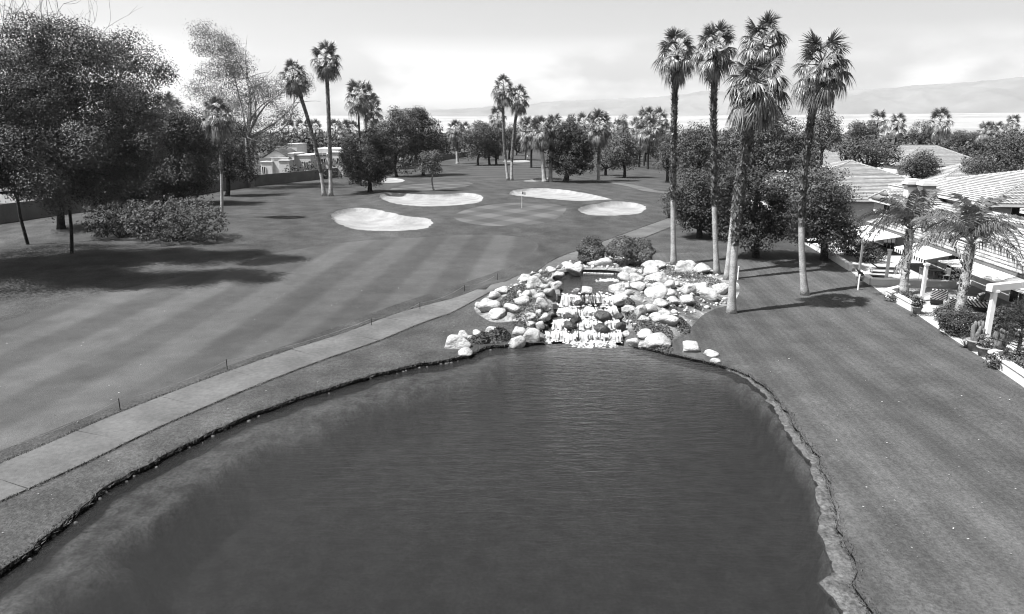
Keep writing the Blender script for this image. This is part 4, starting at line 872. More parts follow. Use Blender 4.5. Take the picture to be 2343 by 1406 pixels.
# ------------------------------------------------------------------ the waterfall: three rock steps, sheets of falling water, foam
LIP = at_z(1344, 677, 1.6); yl = LIP[1]
steps = [(1.62, yl - 0.15, yl + 0.9, 1284, 1404), (1.14, yl - 1.35, yl - 0.05, 1276, 1408), (0.74, yl - 2.5, yl - 1.25, 1264, 1414), (0.38, yl - 3.65, yl - 2.4, 1248, 1420)]
fall = empty('waterfall', (LIP[0], yl - 1.2, 0)); tag(fall, 'white stepped waterfall tumbling from the upper pool into the pond', 'waterfall'); FO = np.array((LIP[0], yl - 1.2, 0.0))
frng = np.random.default_rng(55)
def ribbons(x0, x1, y0, ztop, zbot, n, out=0.28, holes=()):
    V = []; Q = []
    for i in range(n):
        x = frng.uniform(x0, x1)
        if any(a < x < b and frng.uniform() < pr for a, b, pr in holes): continue
        w = frng.uniform(0.012, 0.05); o = out * frng.uniform(.5, 1.3); wb = math.sin(x * 3.1 + ztop * 9) + .6 * math.sin(x * 7.7 + ztop * 5); zt = ztop + frng.uniform(-.05, .06) - .05 * abs(wb); zb = zbot + frng.uniform(-.04, .3) * (frng.uniform() < .5); yy = y0 + frng.normal() * 0.09 - .13 * wb
        b = len(V); st = 5; sx = frng.normal() * 0.05
        for j in range(st):
            t = j / (st - 1); z = zt + (zb - zt) * t; y = yy - o * math.sqrt(t) ; ww = w * (1 + 0.7 * t) * (0.75 if j == 0 else 1)
            V += [(x + sx * t - ww, y, z), (x + sx * t + ww, y - frng.uniform(0, .03), z)]
        Q += [(b + 2 * j, b + 2 * j + 1, b + 2 * j + 3, b + 2 * j + 2) for j in range(st - 1)]
    return np.array(V), np.array(Q)
def foam_patch(x0, x1, y0, y1, z, n, s=0.09):
    V = []; Q = []
    for i in range(n):
        c = np.array([frng.uniform(x0, x1), frng.uniform(y0, y1), z + abs(frng.normal()) * 0.03]); r = s * frng.uniform(.5, 1.6); b = len(V); a0 = frng.uniform(0, 6.28)
        V += [c + (0, 0, r * .5)] + [c + np.array([math.cos(a0 + k * 1.2566) * r * frng.uniform(.7, 1.3), math.sin(a0 + k * 1.2566) * r * .8, -0.02]) for k in range(5)]
        Q += [(b, b + 1 + k, b + 1 + (k + 1) % 5) for k in range(5)]
    return np.array(V), np.array(Q)
for si, (z, y0, y1, u0, u1) in enumerate(steps):
    xa = at_y(u0, 700, (y0 + y1) / 2)[0]; xb = at_y(u1, 700, (y0 + y1) / 2)[0]; zl = steps[si + 1][0] if si < 3 else 0.0
    # ledge of rough stones in a row
    n = 6
    for k in range(n):
        xx = xa + (xb - xa) * (k + .5) / n; o = link('ledge_stone', WETROCKS[(k + si) % 6], fall); wx = (xb - xa) / n * 0.62
        o.location = Vector((xx, y0 + 0.62 - .12 * math.sin(k * 2.1 + si), (z + zl) / 2 - 0.12 + frng.uniform(-.06, .1))) - Vector(FO); o.scale = (wx * frng.uniform(.85, 1.25), 0.62, (z - zl) / 2 + 0.16); o.rotation_euler = (frng.uniform(-.15, .15), frng.uniform(-.2, .2), frng.uniform(-.3, .3))
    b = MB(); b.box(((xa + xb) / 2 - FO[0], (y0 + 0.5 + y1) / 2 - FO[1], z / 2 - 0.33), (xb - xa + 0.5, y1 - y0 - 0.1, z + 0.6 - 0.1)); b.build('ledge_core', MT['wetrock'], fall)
    wv, wq = foam_patch(xa, xb, y0 + 0.05, y1 - 0.1, z + 0.02, 110 if si else 25, 0.08); link('ledge_foam', mesh_np('ledge_foam', wv - FO, wq, MT['foam']), fall)
    W_ = xb - xa; holes = {0: ((xa + W_ * .32, xa + W_ * .45, .9), (xa + W_ * .48, xa + W_ * .66, .8), (xa + W_ * .7, xa + W_ * .95, .35)), 1: ((xa + W_ * .2, xa + W_ * .42, .6), (xa + W_ * .62, xa + W_ * .85, .7)), 2: ((xa + W_ * .1, xa + W_ * .3, .4), (xa + W_ * .66, xa + W_ * .8, .6)), 3: ((xa + W_ * .05, xa + W_ * .5, .5), (xa + W_ * .66, xa + W_ * .75, .6))}[si]
    V, Q = ribbons(xa, xb, y0 + 0.02, z + 0.05, zl + 0.02, 420, 0.3, holes); link('falling_water', mesh_np('falling_water', V - FO, Q, MT['foam']), fall)
xa = at_z(1240, 782, 0)[0]; xb = at_z(1424, 782, 0)[0]; ya = steps[3][1]
V, Q = foam_patch(xa, xb, ya - 0.75, ya + 0.1, 0.01, 260, 0.075)
link('plunge_foam', mesh_np('plunge_foam', V - FO, Q, MT['foam']), fall)
V, Q = foam_patch(at_z(1308, 788, 0)[0], at_z(1410, 788, 0)[0], ya - 1.5, ya - 0.3, 0.0, 220, 0.065); link('plunge_foam', mesh_np('plunge_foam', V - FO, Q, MT['foam']), fall)
c = at_z(1398, 642, 1.6); V, Q = foam_patch(c[0] - 1.0, c[0] + 0.9, c[1] - 0.35, c[1] + 0.35, 1.6, 70, 0.09); link('inflow_foam', mesh_np('inflow_foam', V - FO, Q, MT['foam']), fall)
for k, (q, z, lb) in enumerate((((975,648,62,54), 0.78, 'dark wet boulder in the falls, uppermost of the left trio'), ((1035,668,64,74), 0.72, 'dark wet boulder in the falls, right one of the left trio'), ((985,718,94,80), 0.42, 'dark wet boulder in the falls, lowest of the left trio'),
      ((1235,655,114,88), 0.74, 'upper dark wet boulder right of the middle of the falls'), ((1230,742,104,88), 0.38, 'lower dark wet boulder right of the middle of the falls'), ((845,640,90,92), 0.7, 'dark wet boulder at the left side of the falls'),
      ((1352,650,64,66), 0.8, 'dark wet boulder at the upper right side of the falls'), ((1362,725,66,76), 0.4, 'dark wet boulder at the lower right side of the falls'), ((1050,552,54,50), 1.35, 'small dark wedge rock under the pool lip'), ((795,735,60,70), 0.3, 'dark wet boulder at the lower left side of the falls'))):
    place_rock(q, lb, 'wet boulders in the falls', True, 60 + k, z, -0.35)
rim = MB(); A = at_z(1335, 623, 1.75); B = at_z(1405, 626, 1.75)
for k in range(9):
    t = (k + .5) / 9; q = A + (B - A) * t; rim.box((q[0], q[1] + 0.1, 1.62), ((B - A)[0] / 9 - 0.03, 0.28, 0.16), 0.02 * (k % 3))
tag(rim.build('pool_coping', MT['boulder']), 'low row of pale coping stones behind the upper pool', 'coping')

# ------------------------------------------------------------------ ground cover, tufts, litter
def cover(name, label, spots, mat, leaf, n, seed, h=0.25):
    rng = np.random.default_rng(seed); P = []
    for u, v, ru, rv, k in spots:
        m = int(n * k); a = rng.uniform(0, 6.283, m); r = np.sqrt(rng.uniform(0, 1, m)) ; U = u + np.cos(a) * r * ru; Vv = v + np.sin(a) * r * rv
        c = at_ground(u, v, H); ex = ru / F * c[1]; ey = max(rv * c[1] ** 2 / (F * 9.5), 0.15)
        P.append(np.column_stack([c[0] + np.cos(a) * r * ex, c[1] + np.sin(a) * r * ey, rng.uniform(0.0, h, m) * (1.15 - r)]))
    P = np.vstack(P); P[:, 2] += H(P[:, 0], P[:, 1]) + 0.02
    V, Q = leaf_quads(rng, P, unit(rng.normal(size=(len(P), 3)) + np.array([-.1, -.2, .7])), leaf, 0.5); o = link(name, mesh_np(name, V, Q, MT[mat])); tag(o, label, None, None, 'stuff')
cover('ground_cover', 'low leafy ground cover between the rockery boulders',
      [(1185,668,26,14,1.6),(1165,690,24,12,1.4),(1235,655,16,16,1),(1245,632,18,8,1),(1215,705,40,14,1.2),(1480,618,30,10,1.2),(1540,622,30,10,1.2),(1580,628,36,10,1.4),(1620,645,30,9,1.2),(1500,655,16,10,.8),(1440,700,14,10,.8),(1530,700,18,8,.8),(1555,738,16,8,.8),(1470,745,24,9,.8),(1510,765,30,10,1),(1130,775,30,10,1.2),(1090,780,26,8,.8),(1330,603,40,5,.8),(1270,622,20,6,.6),(1560,745,20,10,.6),(1520,800,20,6,.5),(1590,700,16,9,.6),(1200,730,30,14,.6)], 'leaf_mid', 0.11, 620, 401, 0.3)
cover('marsh_plants', 'dark clump of leafy plants at the pond edge left of the falls', [(1140,772,28,9,1.5),(1105,780,24,7,1.0)], 'leaf_dark', 0.16, 900, 402, 0.5)
def bank_grass():
    rng = np.random.default_rng(9); P = resample(POND, 0.05); k = (P[:, 1] > 8); P = P[k]; P = P[(np.abs(P[:, 0] - FALLS[0]) > 2.6) | (P[:, 1] < 30)]
    Tn = np.gradient(P, axis=0); Tn = unit(Tn); nr = np.stack([-Tn[:, 1], Tn[:, 0]], 1); V = []; Q = []
    t = sdf(POND, P[:9, 0] + nr[:9, 0] * .05, P[:9, 1] + nr[:9, 1] * .05).mean(); nr = nr if t > 0 else -nr
    P = np.repeat(P, 5, 0); nr = np.repeat(nr, 5, 0); n = len(P); o = rng.uniform(-.08, .16, (n, 1)); Pb = P + nr * o + rng.normal(size=(n, 2)) * .03; z = H(Pb[:, 0], Pb[:, 1]); z = np.where(sdf(POND, Pb[:, 0], Pb[:, 1]) < 0, 0.13, z) - .03
    base = np.column_stack([Pb, z]); lean = np.column_stack([-nr * rng.uniform(0, .12, (n, 1)) + rng.normal(size=(n, 2)) * .05, rng.uniform(.05, .16, n)]); sd = np.column_stack([rng.normal(size=(n, 2)), np.zeros(n)]); sd = unit(sd) * .016
    V = np.stack([base - sd, base + sd, base + lean], 1).reshape(-1, 3); o = link('bank_grass', mesh_np('bank_grass', V, np.arange(3 * n).reshape(n, 3), MT['leaf_mid'])); tag(o, 'fringe of longer grass hanging over the pond bank', None, None, 'stuff')
bank_grass()
def litter():
    rng = np.random.default_rng(12); n = 480; U = rng.uniform(-40, 1150, n); Vv = rng.uniform(600, 1250, n); P = []
    for u, v in zip(U, Vv):
        p = at_z(u, v, 0.7); P.append(p[:2])
    for _ in range(130):
        p = at_z(rng.uniform(1700, 2343), rng.uniform(680, 1300), 0.6); P.append(p[:2])
    P = np.array(P); P = P[sdf(POND, P[:, 0], P[:, 1]) > 0.5]; P = P[sdf(PATIO, P[:, 0], P[:, 1]) > 0.2]; z = H(P[:, 0], P[:, 1]) + 0.03; s = rng.exponential(0.022, len(P)) + 0.012
    V, Q = leaf_quads(rng, np.column_stack([P, z]), unit(rng.normal(size=(len(P), 3)) * .3 + np.array([0, 0, 1])), 0.055, 0.6, 0.6); o = link('fallen_leaves', mesh_np('fallen_leaves', V, Q, MT['petal'])); tag(o, 'scattered pale fallen leaves on the grass', None, None, 'stuff')
litter()
def shore_gravel():
    rng = np.random.default_rng(13); P = resample(POND, 0.12); P = P[(P[:, 1] > 9)]; P = P[(rng.uniform(size=len(P)) < 0.22) & (P[:, 0] < 2)]; c = np.array([0, 20]); V = []; Q = []
    for p in P:
        d = unit(c - p); q = p + d * rng.uniform(0.02, 0.22); r = rng.uniform(.03, .11) * (1 if rng.uniform() < .8 else 1.7); b = len(V); a = rng.uniform(0, 6.28); k = 6
        V += [(q[0] + math.cos(a + i * 1.047) * r * rng.uniform(.7, 1.2), q[1] + math.sin(a + i * 1.047) * r * rng.uniform(.5, .9), -0.05) for i in range(k)] + [(q[0] + math.cos(a + i * 1.047) * r * .6, q[1] + math.sin(a + i * 1.047) * r * .5, rng.uniform(.02, .05)) for i in range(k)]
        Q += [(b + i, b + (i + 1) % k, b + k + (i + 1) % k, b + k + i) for i in range(k)] + [(b + k, b + k + 1, b + k + 2, b + k + 3), (b + k, b + k + 3, b + k + 4, b + k + 5)]
    o = link('shore_gravel', mesh_np('shore_gravel', np.array(V), np.array(Q), MT['concrete'])); tag(o, 'loose stones along the foot of the pond bank', None, None, 'stuff')
shore_gravel()

# ------------------------------------------------------------------ stakes, rope, flags
def stake(label, u, v, h, r, mat, name, group, cap=None):
    p = at_ground(u, v, H); root = empty(name, p); MB().tube([(0, 0, -.1), (0, 0, h * .5), (0, 0, h)], [r, r, r * .9], 8).build('shaft', MT[mat], root)
    MB().tube([(0, 0, h), (0, 0, h + r * 1.2)], [r * 1.25, r * 0.7], 8).build('cap', MT[cap or mat], root); tag(root, label, 'stake', group); return p
sp = [(-60, 1075), (275, 938), (520, 845), (850, 746), (961, 709), (1063, 668), (1138, 641)]
lbs = ['left of the frame edge', 'nearest the left edge beside the path', 'second along the path from the left', 'third along the path from the left', 'fourth along the path from the left', 'fifth along the path near the rockery', 'farthest along the path by the rockery']
pts = [at_ground(*sp[0], H)] + [stake('short black rope stake, ' + lb, u, v, 0.46, 0.019, 'dark', 'rope_stake', 'rope stakes beside the cart path') for (u, v), lb in list(zip(sp, lbs))[1:]]
R_ = []
for a, b in zip(pts[:-1], pts[1:]):
    for t in np.linspace(0, 1, 10, endpoint=False):
        q = a + (b - a) * t; R_.append((q[0], q[1], q[2] + 0.42 - 0.2 * 4 * t * (1 - t)))
tag(MB().tube(np.array(R_), 0.005, 5).build('rope', MT['petal']), 'thin pale rope slung between the path stakes', 'rope')
stake('white marker stake right of the front palm trunk', 1688, 641, 0.95, 0.05, 'white', 'marker_stake', 'white marker stakes')
stake('white marker stake on the lawn by the patio wall corner', 1963, 664, 1.0, 0.055, 'white', 'marker_stake', 'white marker stakes')
def flag(label, u, v, h, flagmat):
    p = at_ground(u, v, H); root = empty('flagstick', p); MB().tube([(0, 0, -.05), (0, 0, h)], 0.022, 6).build('pole', MT['white'], root)
    V = []; Q = []
    for i in range(6):
        x = i * 0.09; V += [(x, 0.05 * math.sin(i * 1.1), h - .03 - .05 * i * .4), (x, 0.05 * math.sin(i * 1.1 + .5), h - .36 - .05 * i * .4)]
    Q = [(2 * i, 2 * i + 1, 2 * i + 3, 2 * i + 2) for i in range(5)]; o = MB().add(V, Q).build('flag', flagmat, root); o.modifiers.new('cloth', 'SOLIDIFY').thickness = 0.008
    MB().lathe([(0.0, 0.006), (0.054, 0.006), (0.06, 0.006)], (0, 0, 0), 12).build('cup', MT['dark'], root); tag(root, label, 'golf flag', 'golf flags')
flag('golf flag on a white stick in the main putting green', 1194, 477, 2.1, MT['terracotta'])
flag('tiny golf flag beside the thin far bunker', 1205, 371, 2.2, MT['white'])

def rubble():
    """small stones packed between the boulders of the rockery"""
    rng = np.random.default_rng(88); lo = BED.min(0); hi = BED.max(0); P = rng.uniform(lo, hi, (2200, 2)); P = P[(sdf(BED, P[:, 0], P[:, 1]) < -0.2) & (sdf(POOL, P[:, 0], P[:, 1]) > 0.3)]
    P = P[~((P[:, 0] > FX0 - .1) & (P[:, 0] < FX1 + .1) & (P[:, 1] < FYL))]
    z = H(P[:, 0], P[:, 1]); V = []; Q = []; ms = [ROCKS[k] for k in (0, 3, 5)]
    bm = bmesh.new(); bmesh.ops.create_icosphere(bm, subdivisions=1, radius=1.0); base = np.array([v.co[:] for v in bm.verts]); fc = np.array([[v.index for v in f.verts] for f in bm.faces]); bm.free(); nv = 0
    for p, zz in zip(P, z):
        r = 0.04 + rng.exponential(0.05); r = min(r, 0.22); c = base * np.array((r, r * rng.uniform(.6, 1), r * rng.uniform(.5, .9))) * rng.uniform(.75, 1.15, (len(base), 1)); a = rng.uniform(0, 6.28); ca, sa = math.cos(a), math.sin(a)
        c = c @ np.array(((ca, sa, 0), (-sa, ca, 0), (0, 0, 1))); V.append(c + np.array((p[0], p[1], zz + r * .2))); Q.append(fc + nv); nv += len(base)
    o = link('rockery_rubble', mesh_np('rockery_rubble', np.vstack(V), np.vstack(Q), MT['boulder'])); tag(o, 'loose pale stones packed between the rockery boulders', None, None, 'stuff')
rubble()
def edge_grass():
    rng = np.random.default_rng(19); V = []
    for w in (1.3, -1.3):
        L_ = offset_line(PATHC, w); s = np.concatenate([[0], np.cumsum(np.linalg.norm(np.diff(L_, axis=0), axis=1))]); q = rng.uniform(0, min(s[-1], 110), 14000); P = np.stack([np.interp(q, s, L_[:, 0]), np.interp(q, s, L_[:, 1])], 1) + rng.normal(size=(14000, 2)) * 0.05
        n = len(P); b = np.column_stack([P, H(P[:, 0], P[:, 1]) + 0.02]); ln = np.column_stack([rng.normal(size=(n, 2)) * .04, rng.uniform(.04, .10, n)]); sd = unit(np.column_stack([rng.normal(size=(n, 2)), np.zeros(n)])) * .012; V.append(np.stack([b - sd, b + sd, b + ln], 1).reshape(-1, 3))
    V = np.vstack(V); o = link('edge_grass', mesh_np('edge_grass', V, np.arange(len(V)).reshape(-1, 3), MT['leaf_mid'])); tag(o, 'ragged grass creeping over the path edges', None, None, 'stuff')
edge_grass()

# ------------------------------------------------------------------ perimeter wall on the left
def wall_line(name, label, cat, px, h, th, mat, cap=None, world=None, dz=0.0):
    P = [at_ground(u, v, H)[:2] for u, v in px] if world is None else [np.array(p) for p in world]
    c = P[0]; root = empty(name, (c[0], c[1], gz(*c)))
    off = np.array((c[0], c[1], gz(*c)))
    for a, b in zip(P[:-1], P[1:]):
        d = b - a; L_ = np.linalg.norm(d); d = d / L_; n = np.array((-d[1], d[0])) * th / 2; za, zb = gz(*a) + dz, gz(*b) + dz
        for nm, hh0, hh1, k, mt in (('panel', -0.3, h, 1, mat),) + ((('coping', h + 0.003, h + 0.09, 1.35, cap),) if cap else ()):
            e = d * (0.0 if nm == 'panel' else 0.04); q = [a - n * k - e, a + n * k - e, b + n * k + e, b - n * k + e]; zz = [za, za, zb, zb]
            V = [(p[0], p[1], z + hh0) for p, z in zip(q, zz)] + [(p[0], p[1], z + hh1) for p, z in zip(q, zz)]
            V = [np.array(p) - off for p in V]; MB().add(V, [(3, 2, 1, 0), (4, 5, 6, 7), (0, 1, 5, 4), (1, 2, 6, 5), (2, 3, 7, 6), (3, 0, 4, 7)]).build(nm, MT[mt], root)
    tag(root, label, cat); return root
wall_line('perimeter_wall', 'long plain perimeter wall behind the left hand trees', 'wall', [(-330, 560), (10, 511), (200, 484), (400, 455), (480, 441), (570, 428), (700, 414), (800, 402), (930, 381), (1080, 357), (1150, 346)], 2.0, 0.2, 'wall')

# ------------------------------------------------------------------ houses
def tiled(plane, name, parent, mat, off, course=0.4, du=0.1, wave=0.05, step=0.06, gap=0.0, seed=1):
    """roof plane given by eave ends a,b and ridge ends c,d (b below c): rows of barrel tiles as real relief"""
    a, b, c, d = [np.array(p, float) for p in plane]; e = b - a; Lu = np.linalg.norm(e); e = e / Lu
    up = (d - a) - e * (d - a).dot(e); Ls = np.linalg.norm(up); up = up / Ls; nrm = np.cross(e, up); nrm = nrm if nrm[2] > 0 else -nrm
    ua1 = (d - a).dot(e); ub1 = (c - a).dot(e); rng = np.random.default_rng(seed); V = []; Q = []; rows = max(1, int(Ls / course)); course = Ls / rows
    for r in range(rows):
        v0, v1 = r * course, (r + 1) * course + 0.03; t0 = r * course / Ls; t1 = min(1, (r + 1) * course / Ls)
        uL, uR = ua1 * (t0 + t1) / 2, Lu + (ub1 - Lu) * (t0 + t1) / 2; n = int((uR - uL) / du)
        if n < 1: continue
        base = len(V); us = uL + np.arange(n + 1) * (uR - uL) / n; ph = (r % 2) * 0.5 * 0
        jit = np.repeat(rng.normal(size=n // 3 + 2) * 0.006, 3)[:n + 1]
        hw = wave * np.abs(np.sin(math.pi * us / 0.3)) + jit
        for k in range(n + 1):
            V.append(a + e * us[k] + up * v0 + nrm * (hw[k] + step)); V.append(a + e * us[k] + up * min(v1, Ls) + nrm * (hw[k] * 0.8)); V.append(a + e * us[k] + up * (v0 + 0.005) + nrm * (-0.02))
        for k in range(n):
            i = base + 3 * k; Q += [(i, i + 3, i + 4, i + 1), (i + 2, i + 5, i + 3, i)]
    V = np.array(V) - off; me = mesh_np(name, V, np.array(Q), MT[mat]); me.materials.append(MT['tile_riser_shade']); me.polygons.foreach_set('material_index', np.arange(len(Q), dtype=np.int32) % 2); o = link(name, me, parent); o['kind'] = 'stuff'; return o  # riser faces take the dark colour, painting a shadow line under each course
def ridge_caps(A, B, name, parent, mat, off, r=0.13):
    A = np.array(A, float); B = np.array(B, float); n = max(1, int(np.linalg.norm(B - A) / 0.4)); m = MB()
    for k in range(n):
        p, q = A + (B - A) * k / n, A + (B - A) * (k + 1.12) / n; m.tube([p - off + (0, 0, .03), q - off], [r, r * .8], 7)
    o = m.build(name, MT[mat], parent); o['kind'] = 'stuff'
AX = unit(np.array((0.12, 0.993))); BX = np.array((AX[1], -AX[0]))
def LF(O, s, t, z): p = np.array(O) + AX * s + BX * t; return np.array((p[0], p[1], z))
def hip_house(name, label, group, O, s0, s1, t0, t1, zb, ze, zr, mat='tile', over=0.5, ridge='s', parts=True, hip=None, wave=0.05, du=0.1, wallmat='stucco', gable=False, parent=None, offset=None, wins=()):
    """walls and a hip roof in the frame of the street: s along it, t away from the golf course"""
    root = parent or empty(name, LF(O, s0, t0, zb)); off = offset if offset is not None else LF(O, s0, t0, zb)
    q = [LF(O, s0, t0, 0), LF(O, s1, t0, 0), LF(O, s1, t1, 0), LF(O, s0, t1, 0)]
    b = MB(); b.prism([p[:2] - off[:2] for p in q][::-1], zb - 0.4 - off[2], ze - 0.05 - off[2]); b.build('wall', MT[wallmat], root)
    S0, S1, T0, T1 = s0 - over, s1 + over, t0 - over, t1 + over; hp = hip if hip is not None else min(S1 - S0, T1 - T0) / 2
    A_, B_, C_, D_ = LF(O, S0, T0, ze), LF(O, S1, T0, ze), LF(O, S1, T1, ze), LF(O, S0, T1, ze)
    if ridge == 's': m = (T0 + T1) / 2; P, Q = LF(O, S0 + hp, m, zr), LF(O, S1 - hp, m, zr); planes = [(A_, B_, Q, P), (C_, D_, P, Q), (D_, A_, P, P), (B_, C_, Q, Q)]; hips = [(A_, P), (D_, P), (B_, Q), (C_, Q), (P, Q)]
    else: m = (S0 + S1) / 2; P, Q = LF(O, m, T0 + hp, zr), LF(O, m, T1 - hp, zr); planes = [(D_, A_, P, Q), (B_, C_, Q, P), (A_, B_, P, P), (C_, D_, Q, Q)]; hips = [(A_, P), (B_, P), (C_, Q), (D_, Q), (P, Q)]
    for i, pl in enumerate(planes): tiled(pl, 'roof_tiles', root, mat, off, seed=i, wave=wave, du=du)
    for h in hips: ridge_caps(h[0], h[1], 'ridge_tiles', root, mat, off)
    f = MB(); e4 = [A_, B_, C_, D_]
    for i in range(4):
        a, c = e4[i] - off, e4[(i + 1) % 4] - off; d = unit(c - a); mid = (a + c) / 2; L_ = np.linalg.norm(c - a); f.box((mid[0], mid[1], mid[2] - 0.12), (L_, 0.06, 0.2), math.atan2(d[1], d[0]))
    f.build('fascia', MT['stucco'], root)
    m = MB(); m.add([p - off - np.array((0, 0, 0.03)) for p in e4], [(3, 2, 1, 0)]); m.build('soffit', MT['stucco'], root)
    for (ss, tt, ww, z0, z1, face) in wins:
        c = LF(O, ss, tt, (z0 + z1) / 2) - off; rz = math.atan2(AX[1], AX[0]) if face == 't' else math.atan2(BX[1], BX[0])
        w = MB(); w.box(c, (ww, 0.08, z1 - z0), rz); wo = w.build('window', MT['glass'], root); fr = MB(); dd = AX if face == 't' else BX
        for sgn in (-1, 0, 1): fr.box(c + np.array((dd[0], dd[1], 0)) * sgn * ww / 2, (0.07, 0.12, z1 - z0 + .1), rz)
        for zz in (z0, z1): fr.box((c[0], c[1], zz - off[2]), (ww + .1, 0.11, 0.07), rz)
        fr.build('frame', MT['white'], wo)
    if parent is None: tag(root, label, 'house', group)
    return root, off
HG = 'tiled houses on the right'
O = np.array((29.8, 40.0))
# nearest house: a long low roof along the patios, a higher block behind it, two chimneys
house = empty('tiled_house', LF(O, 4, 0.6, 0.9)); OFF = LF(O, 4, 0.6, 0.9); tag(house, 'nearest white house with long tiled roof, twin chimneys and awnings', 'house', HG)
def hpart(mb, name, mat, parent=None): o = mb.build(name, MT[mat], parent or house); return o
b = MB(); q = [LF(O, -13, 0.6, 0), LF(O, 24, 0.6, 0), LF(O, 24, 6.3, 0), LF(O, -13, 6.3, 0)]; b.prism([p[:2] - OFF[:2] for p in q][::-1], 0.3 - OFF[2], 2.75 - OFF[2]); hpart(b, 'wall', 'stucco')
tiled((LF(O, -14, -0.1, 2.85), LF(O, 24.6, -0.1, 2.85), LF(O, 24.6, 6.6, 4.75), LF(O, -14, 6.6, 4.75)), 'roof_tiles', house, 'tile', OFF, wave=0.055)
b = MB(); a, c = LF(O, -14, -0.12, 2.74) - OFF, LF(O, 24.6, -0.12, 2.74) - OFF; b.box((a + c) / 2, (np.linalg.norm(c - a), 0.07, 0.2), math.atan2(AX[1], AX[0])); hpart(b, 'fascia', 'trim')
hip_house('', '', None, O, 17.5, 36, 6.6, 24, 4.4, 5.35, 7.55, parent=house, offset=OFF, ridge='s', over=0.55, wave=0.055, wins=((20, 6.55, 2.2, 4.55, 5.15, 't'), (17.45, 9.5, 2.6, 4.3, 5.15, 's')))
hip_house('', '', None, O, 24.3, 30, 2.4, 7, 3.6, 4.55, 5.6, parent=house, offset=OFF, ridge='t', over=0.4, wave=0.055, hip=0.3, wins=((26.5, 2.35, 1.7, 3.75, 4.4, 't'),))
hip_house('', '', None, O, 4, 13.5, 7.5, 20, 4.4, 5.2, 6.9, parent=house, offset=OFF, ridge='t', over=0.5, wave=0.055, wins=((8.5, 7.45, 2.4, 4.5, 5.05, 't'),))
for k, (s_, t_) in enumerate(((22.4, 2.5), (20.9, 3.1))):
    b = MB(); c = LF(O, s_, t_, 0); b.box((c[0] - OFF[0], c[1] - OFF[1], 5.0 - OFF[2]), (0.85, 0.85, 3.6), math.atan2(AX[1], AX[0])); ch = hpart(b, 'chimney', 'stucco')
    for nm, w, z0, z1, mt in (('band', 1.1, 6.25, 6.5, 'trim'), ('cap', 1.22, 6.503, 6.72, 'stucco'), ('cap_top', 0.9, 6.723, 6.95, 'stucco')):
        b = MB(); b.box((c[0] - OFF[0], c[1] - OFF[1], (z0 + z1) / 2 - OFF[2]), (w, w, z1 - z0), math.atan2(AX[1], AX[0])); o = b.build(nm, MT[mt], ch)
b = MB(); c = LF(O, 1.5, 4.5, 0); b.box((c[0] - OFF[0], c[1] - OFF[1], 4.4 - OFF[2]), (1.3, 2.6, 1.3), math.atan2(AX[1], AX[0])); ch = hpart(b, 'chimney', 'stucco')
b = MB(); b.box((c[0] - OFF[0], c[1] - OFF[1], 5.2 - OFF[2]), (1.6, 2.9, 0.26), math.atan2(AX[1], AX[0])); b.build('cap', MT['trim'], ch)
for k, (s_, t_, z_) in enumerate(((20.5, 12, 6.62), (24.5, 11.0, 6.4), (22.5, 9.3, 6.02))):
    c = LF(O, s_, t_, z_) - OFF; b = MB(); b.lathe([(0.3, 0), (0.3, .12), (0.2, .25), (0.02, .3)], c, 10); hpart(b, 'roof_vent', 'tile')
for s_, w in ((-6, 2.4), (0.5, 2.8), (8.5, 3.0), (15, 2.6), (20.5, 2.4)):          # glazed doors under the eaves
    c = LF(O, s_, 0.57, 1.9) - OFF; b = MB(); b.box(c, (w, 0.08, 2.1), math.atan2(AX[1], AX[0])); dr = hpart(b, 'glass_door', 'glass'); fr = MB()
    for k in (-1, -0.33, 0.33, 1): fr.box(c + np.array((AX[0], AX[1], 0)) * k * w / 2, (0.07, 0.12, 2.15), math.atan2(AX[1], AX[0]))
    fr.build('frame', MT['white'], dr)
def awning(s0, s1, t1, z0, z1, name, valance=True):
    a, b_, c, d = LF(O, s0, -0.2, z0) - OFF, LF(O, s1, -0.2, z0) - OFF, LF(O, s1, t1, z1) - OFF, LF(O, s0, t1, z1) - OFF
    up = np.array((0, 0, 0.05)); m = MB(); m.add([a, b_, c, d, a + up, b_ + up, c + up, d + up], [(0, 1, 2, 3), (7, 6, 5, 4), (0, 4, 5, 1), (1, 5, 6, 2), (2, 6, 7, 3), (3, 7, 4, 0)]); o = hpart(m, name, 'awning')
    if not valance: return o
    n = int((s1 - s0) / 0.2); m1 = MB(); m2 = MB()
    for k in range(n):
        p = d + (c - d) * (k + .5) / n; (m1 if k % 2 else m2).box((p[0], p[1], p[2] - 0.12), ((s1 - s0) / n * .98, 0.02, 0.26), math.atan2(AX[1], AX[0]))
    m1.build('valance', MT['awning'], o)['kind'] = 'stuff'; m2.build('valance', MT['dark'], o)['kind'] = 'stuff'
    return o
awning(8.0, 13.4, -1.9, 2.62, 2.25, 'awning'); awning(16.5, 23.5, -2.5, 2.66, 2.25, 'awning')
pc = awning(-5.5, 6.2, -1.9, 2.64, 2.5, 'patio_cover', False)
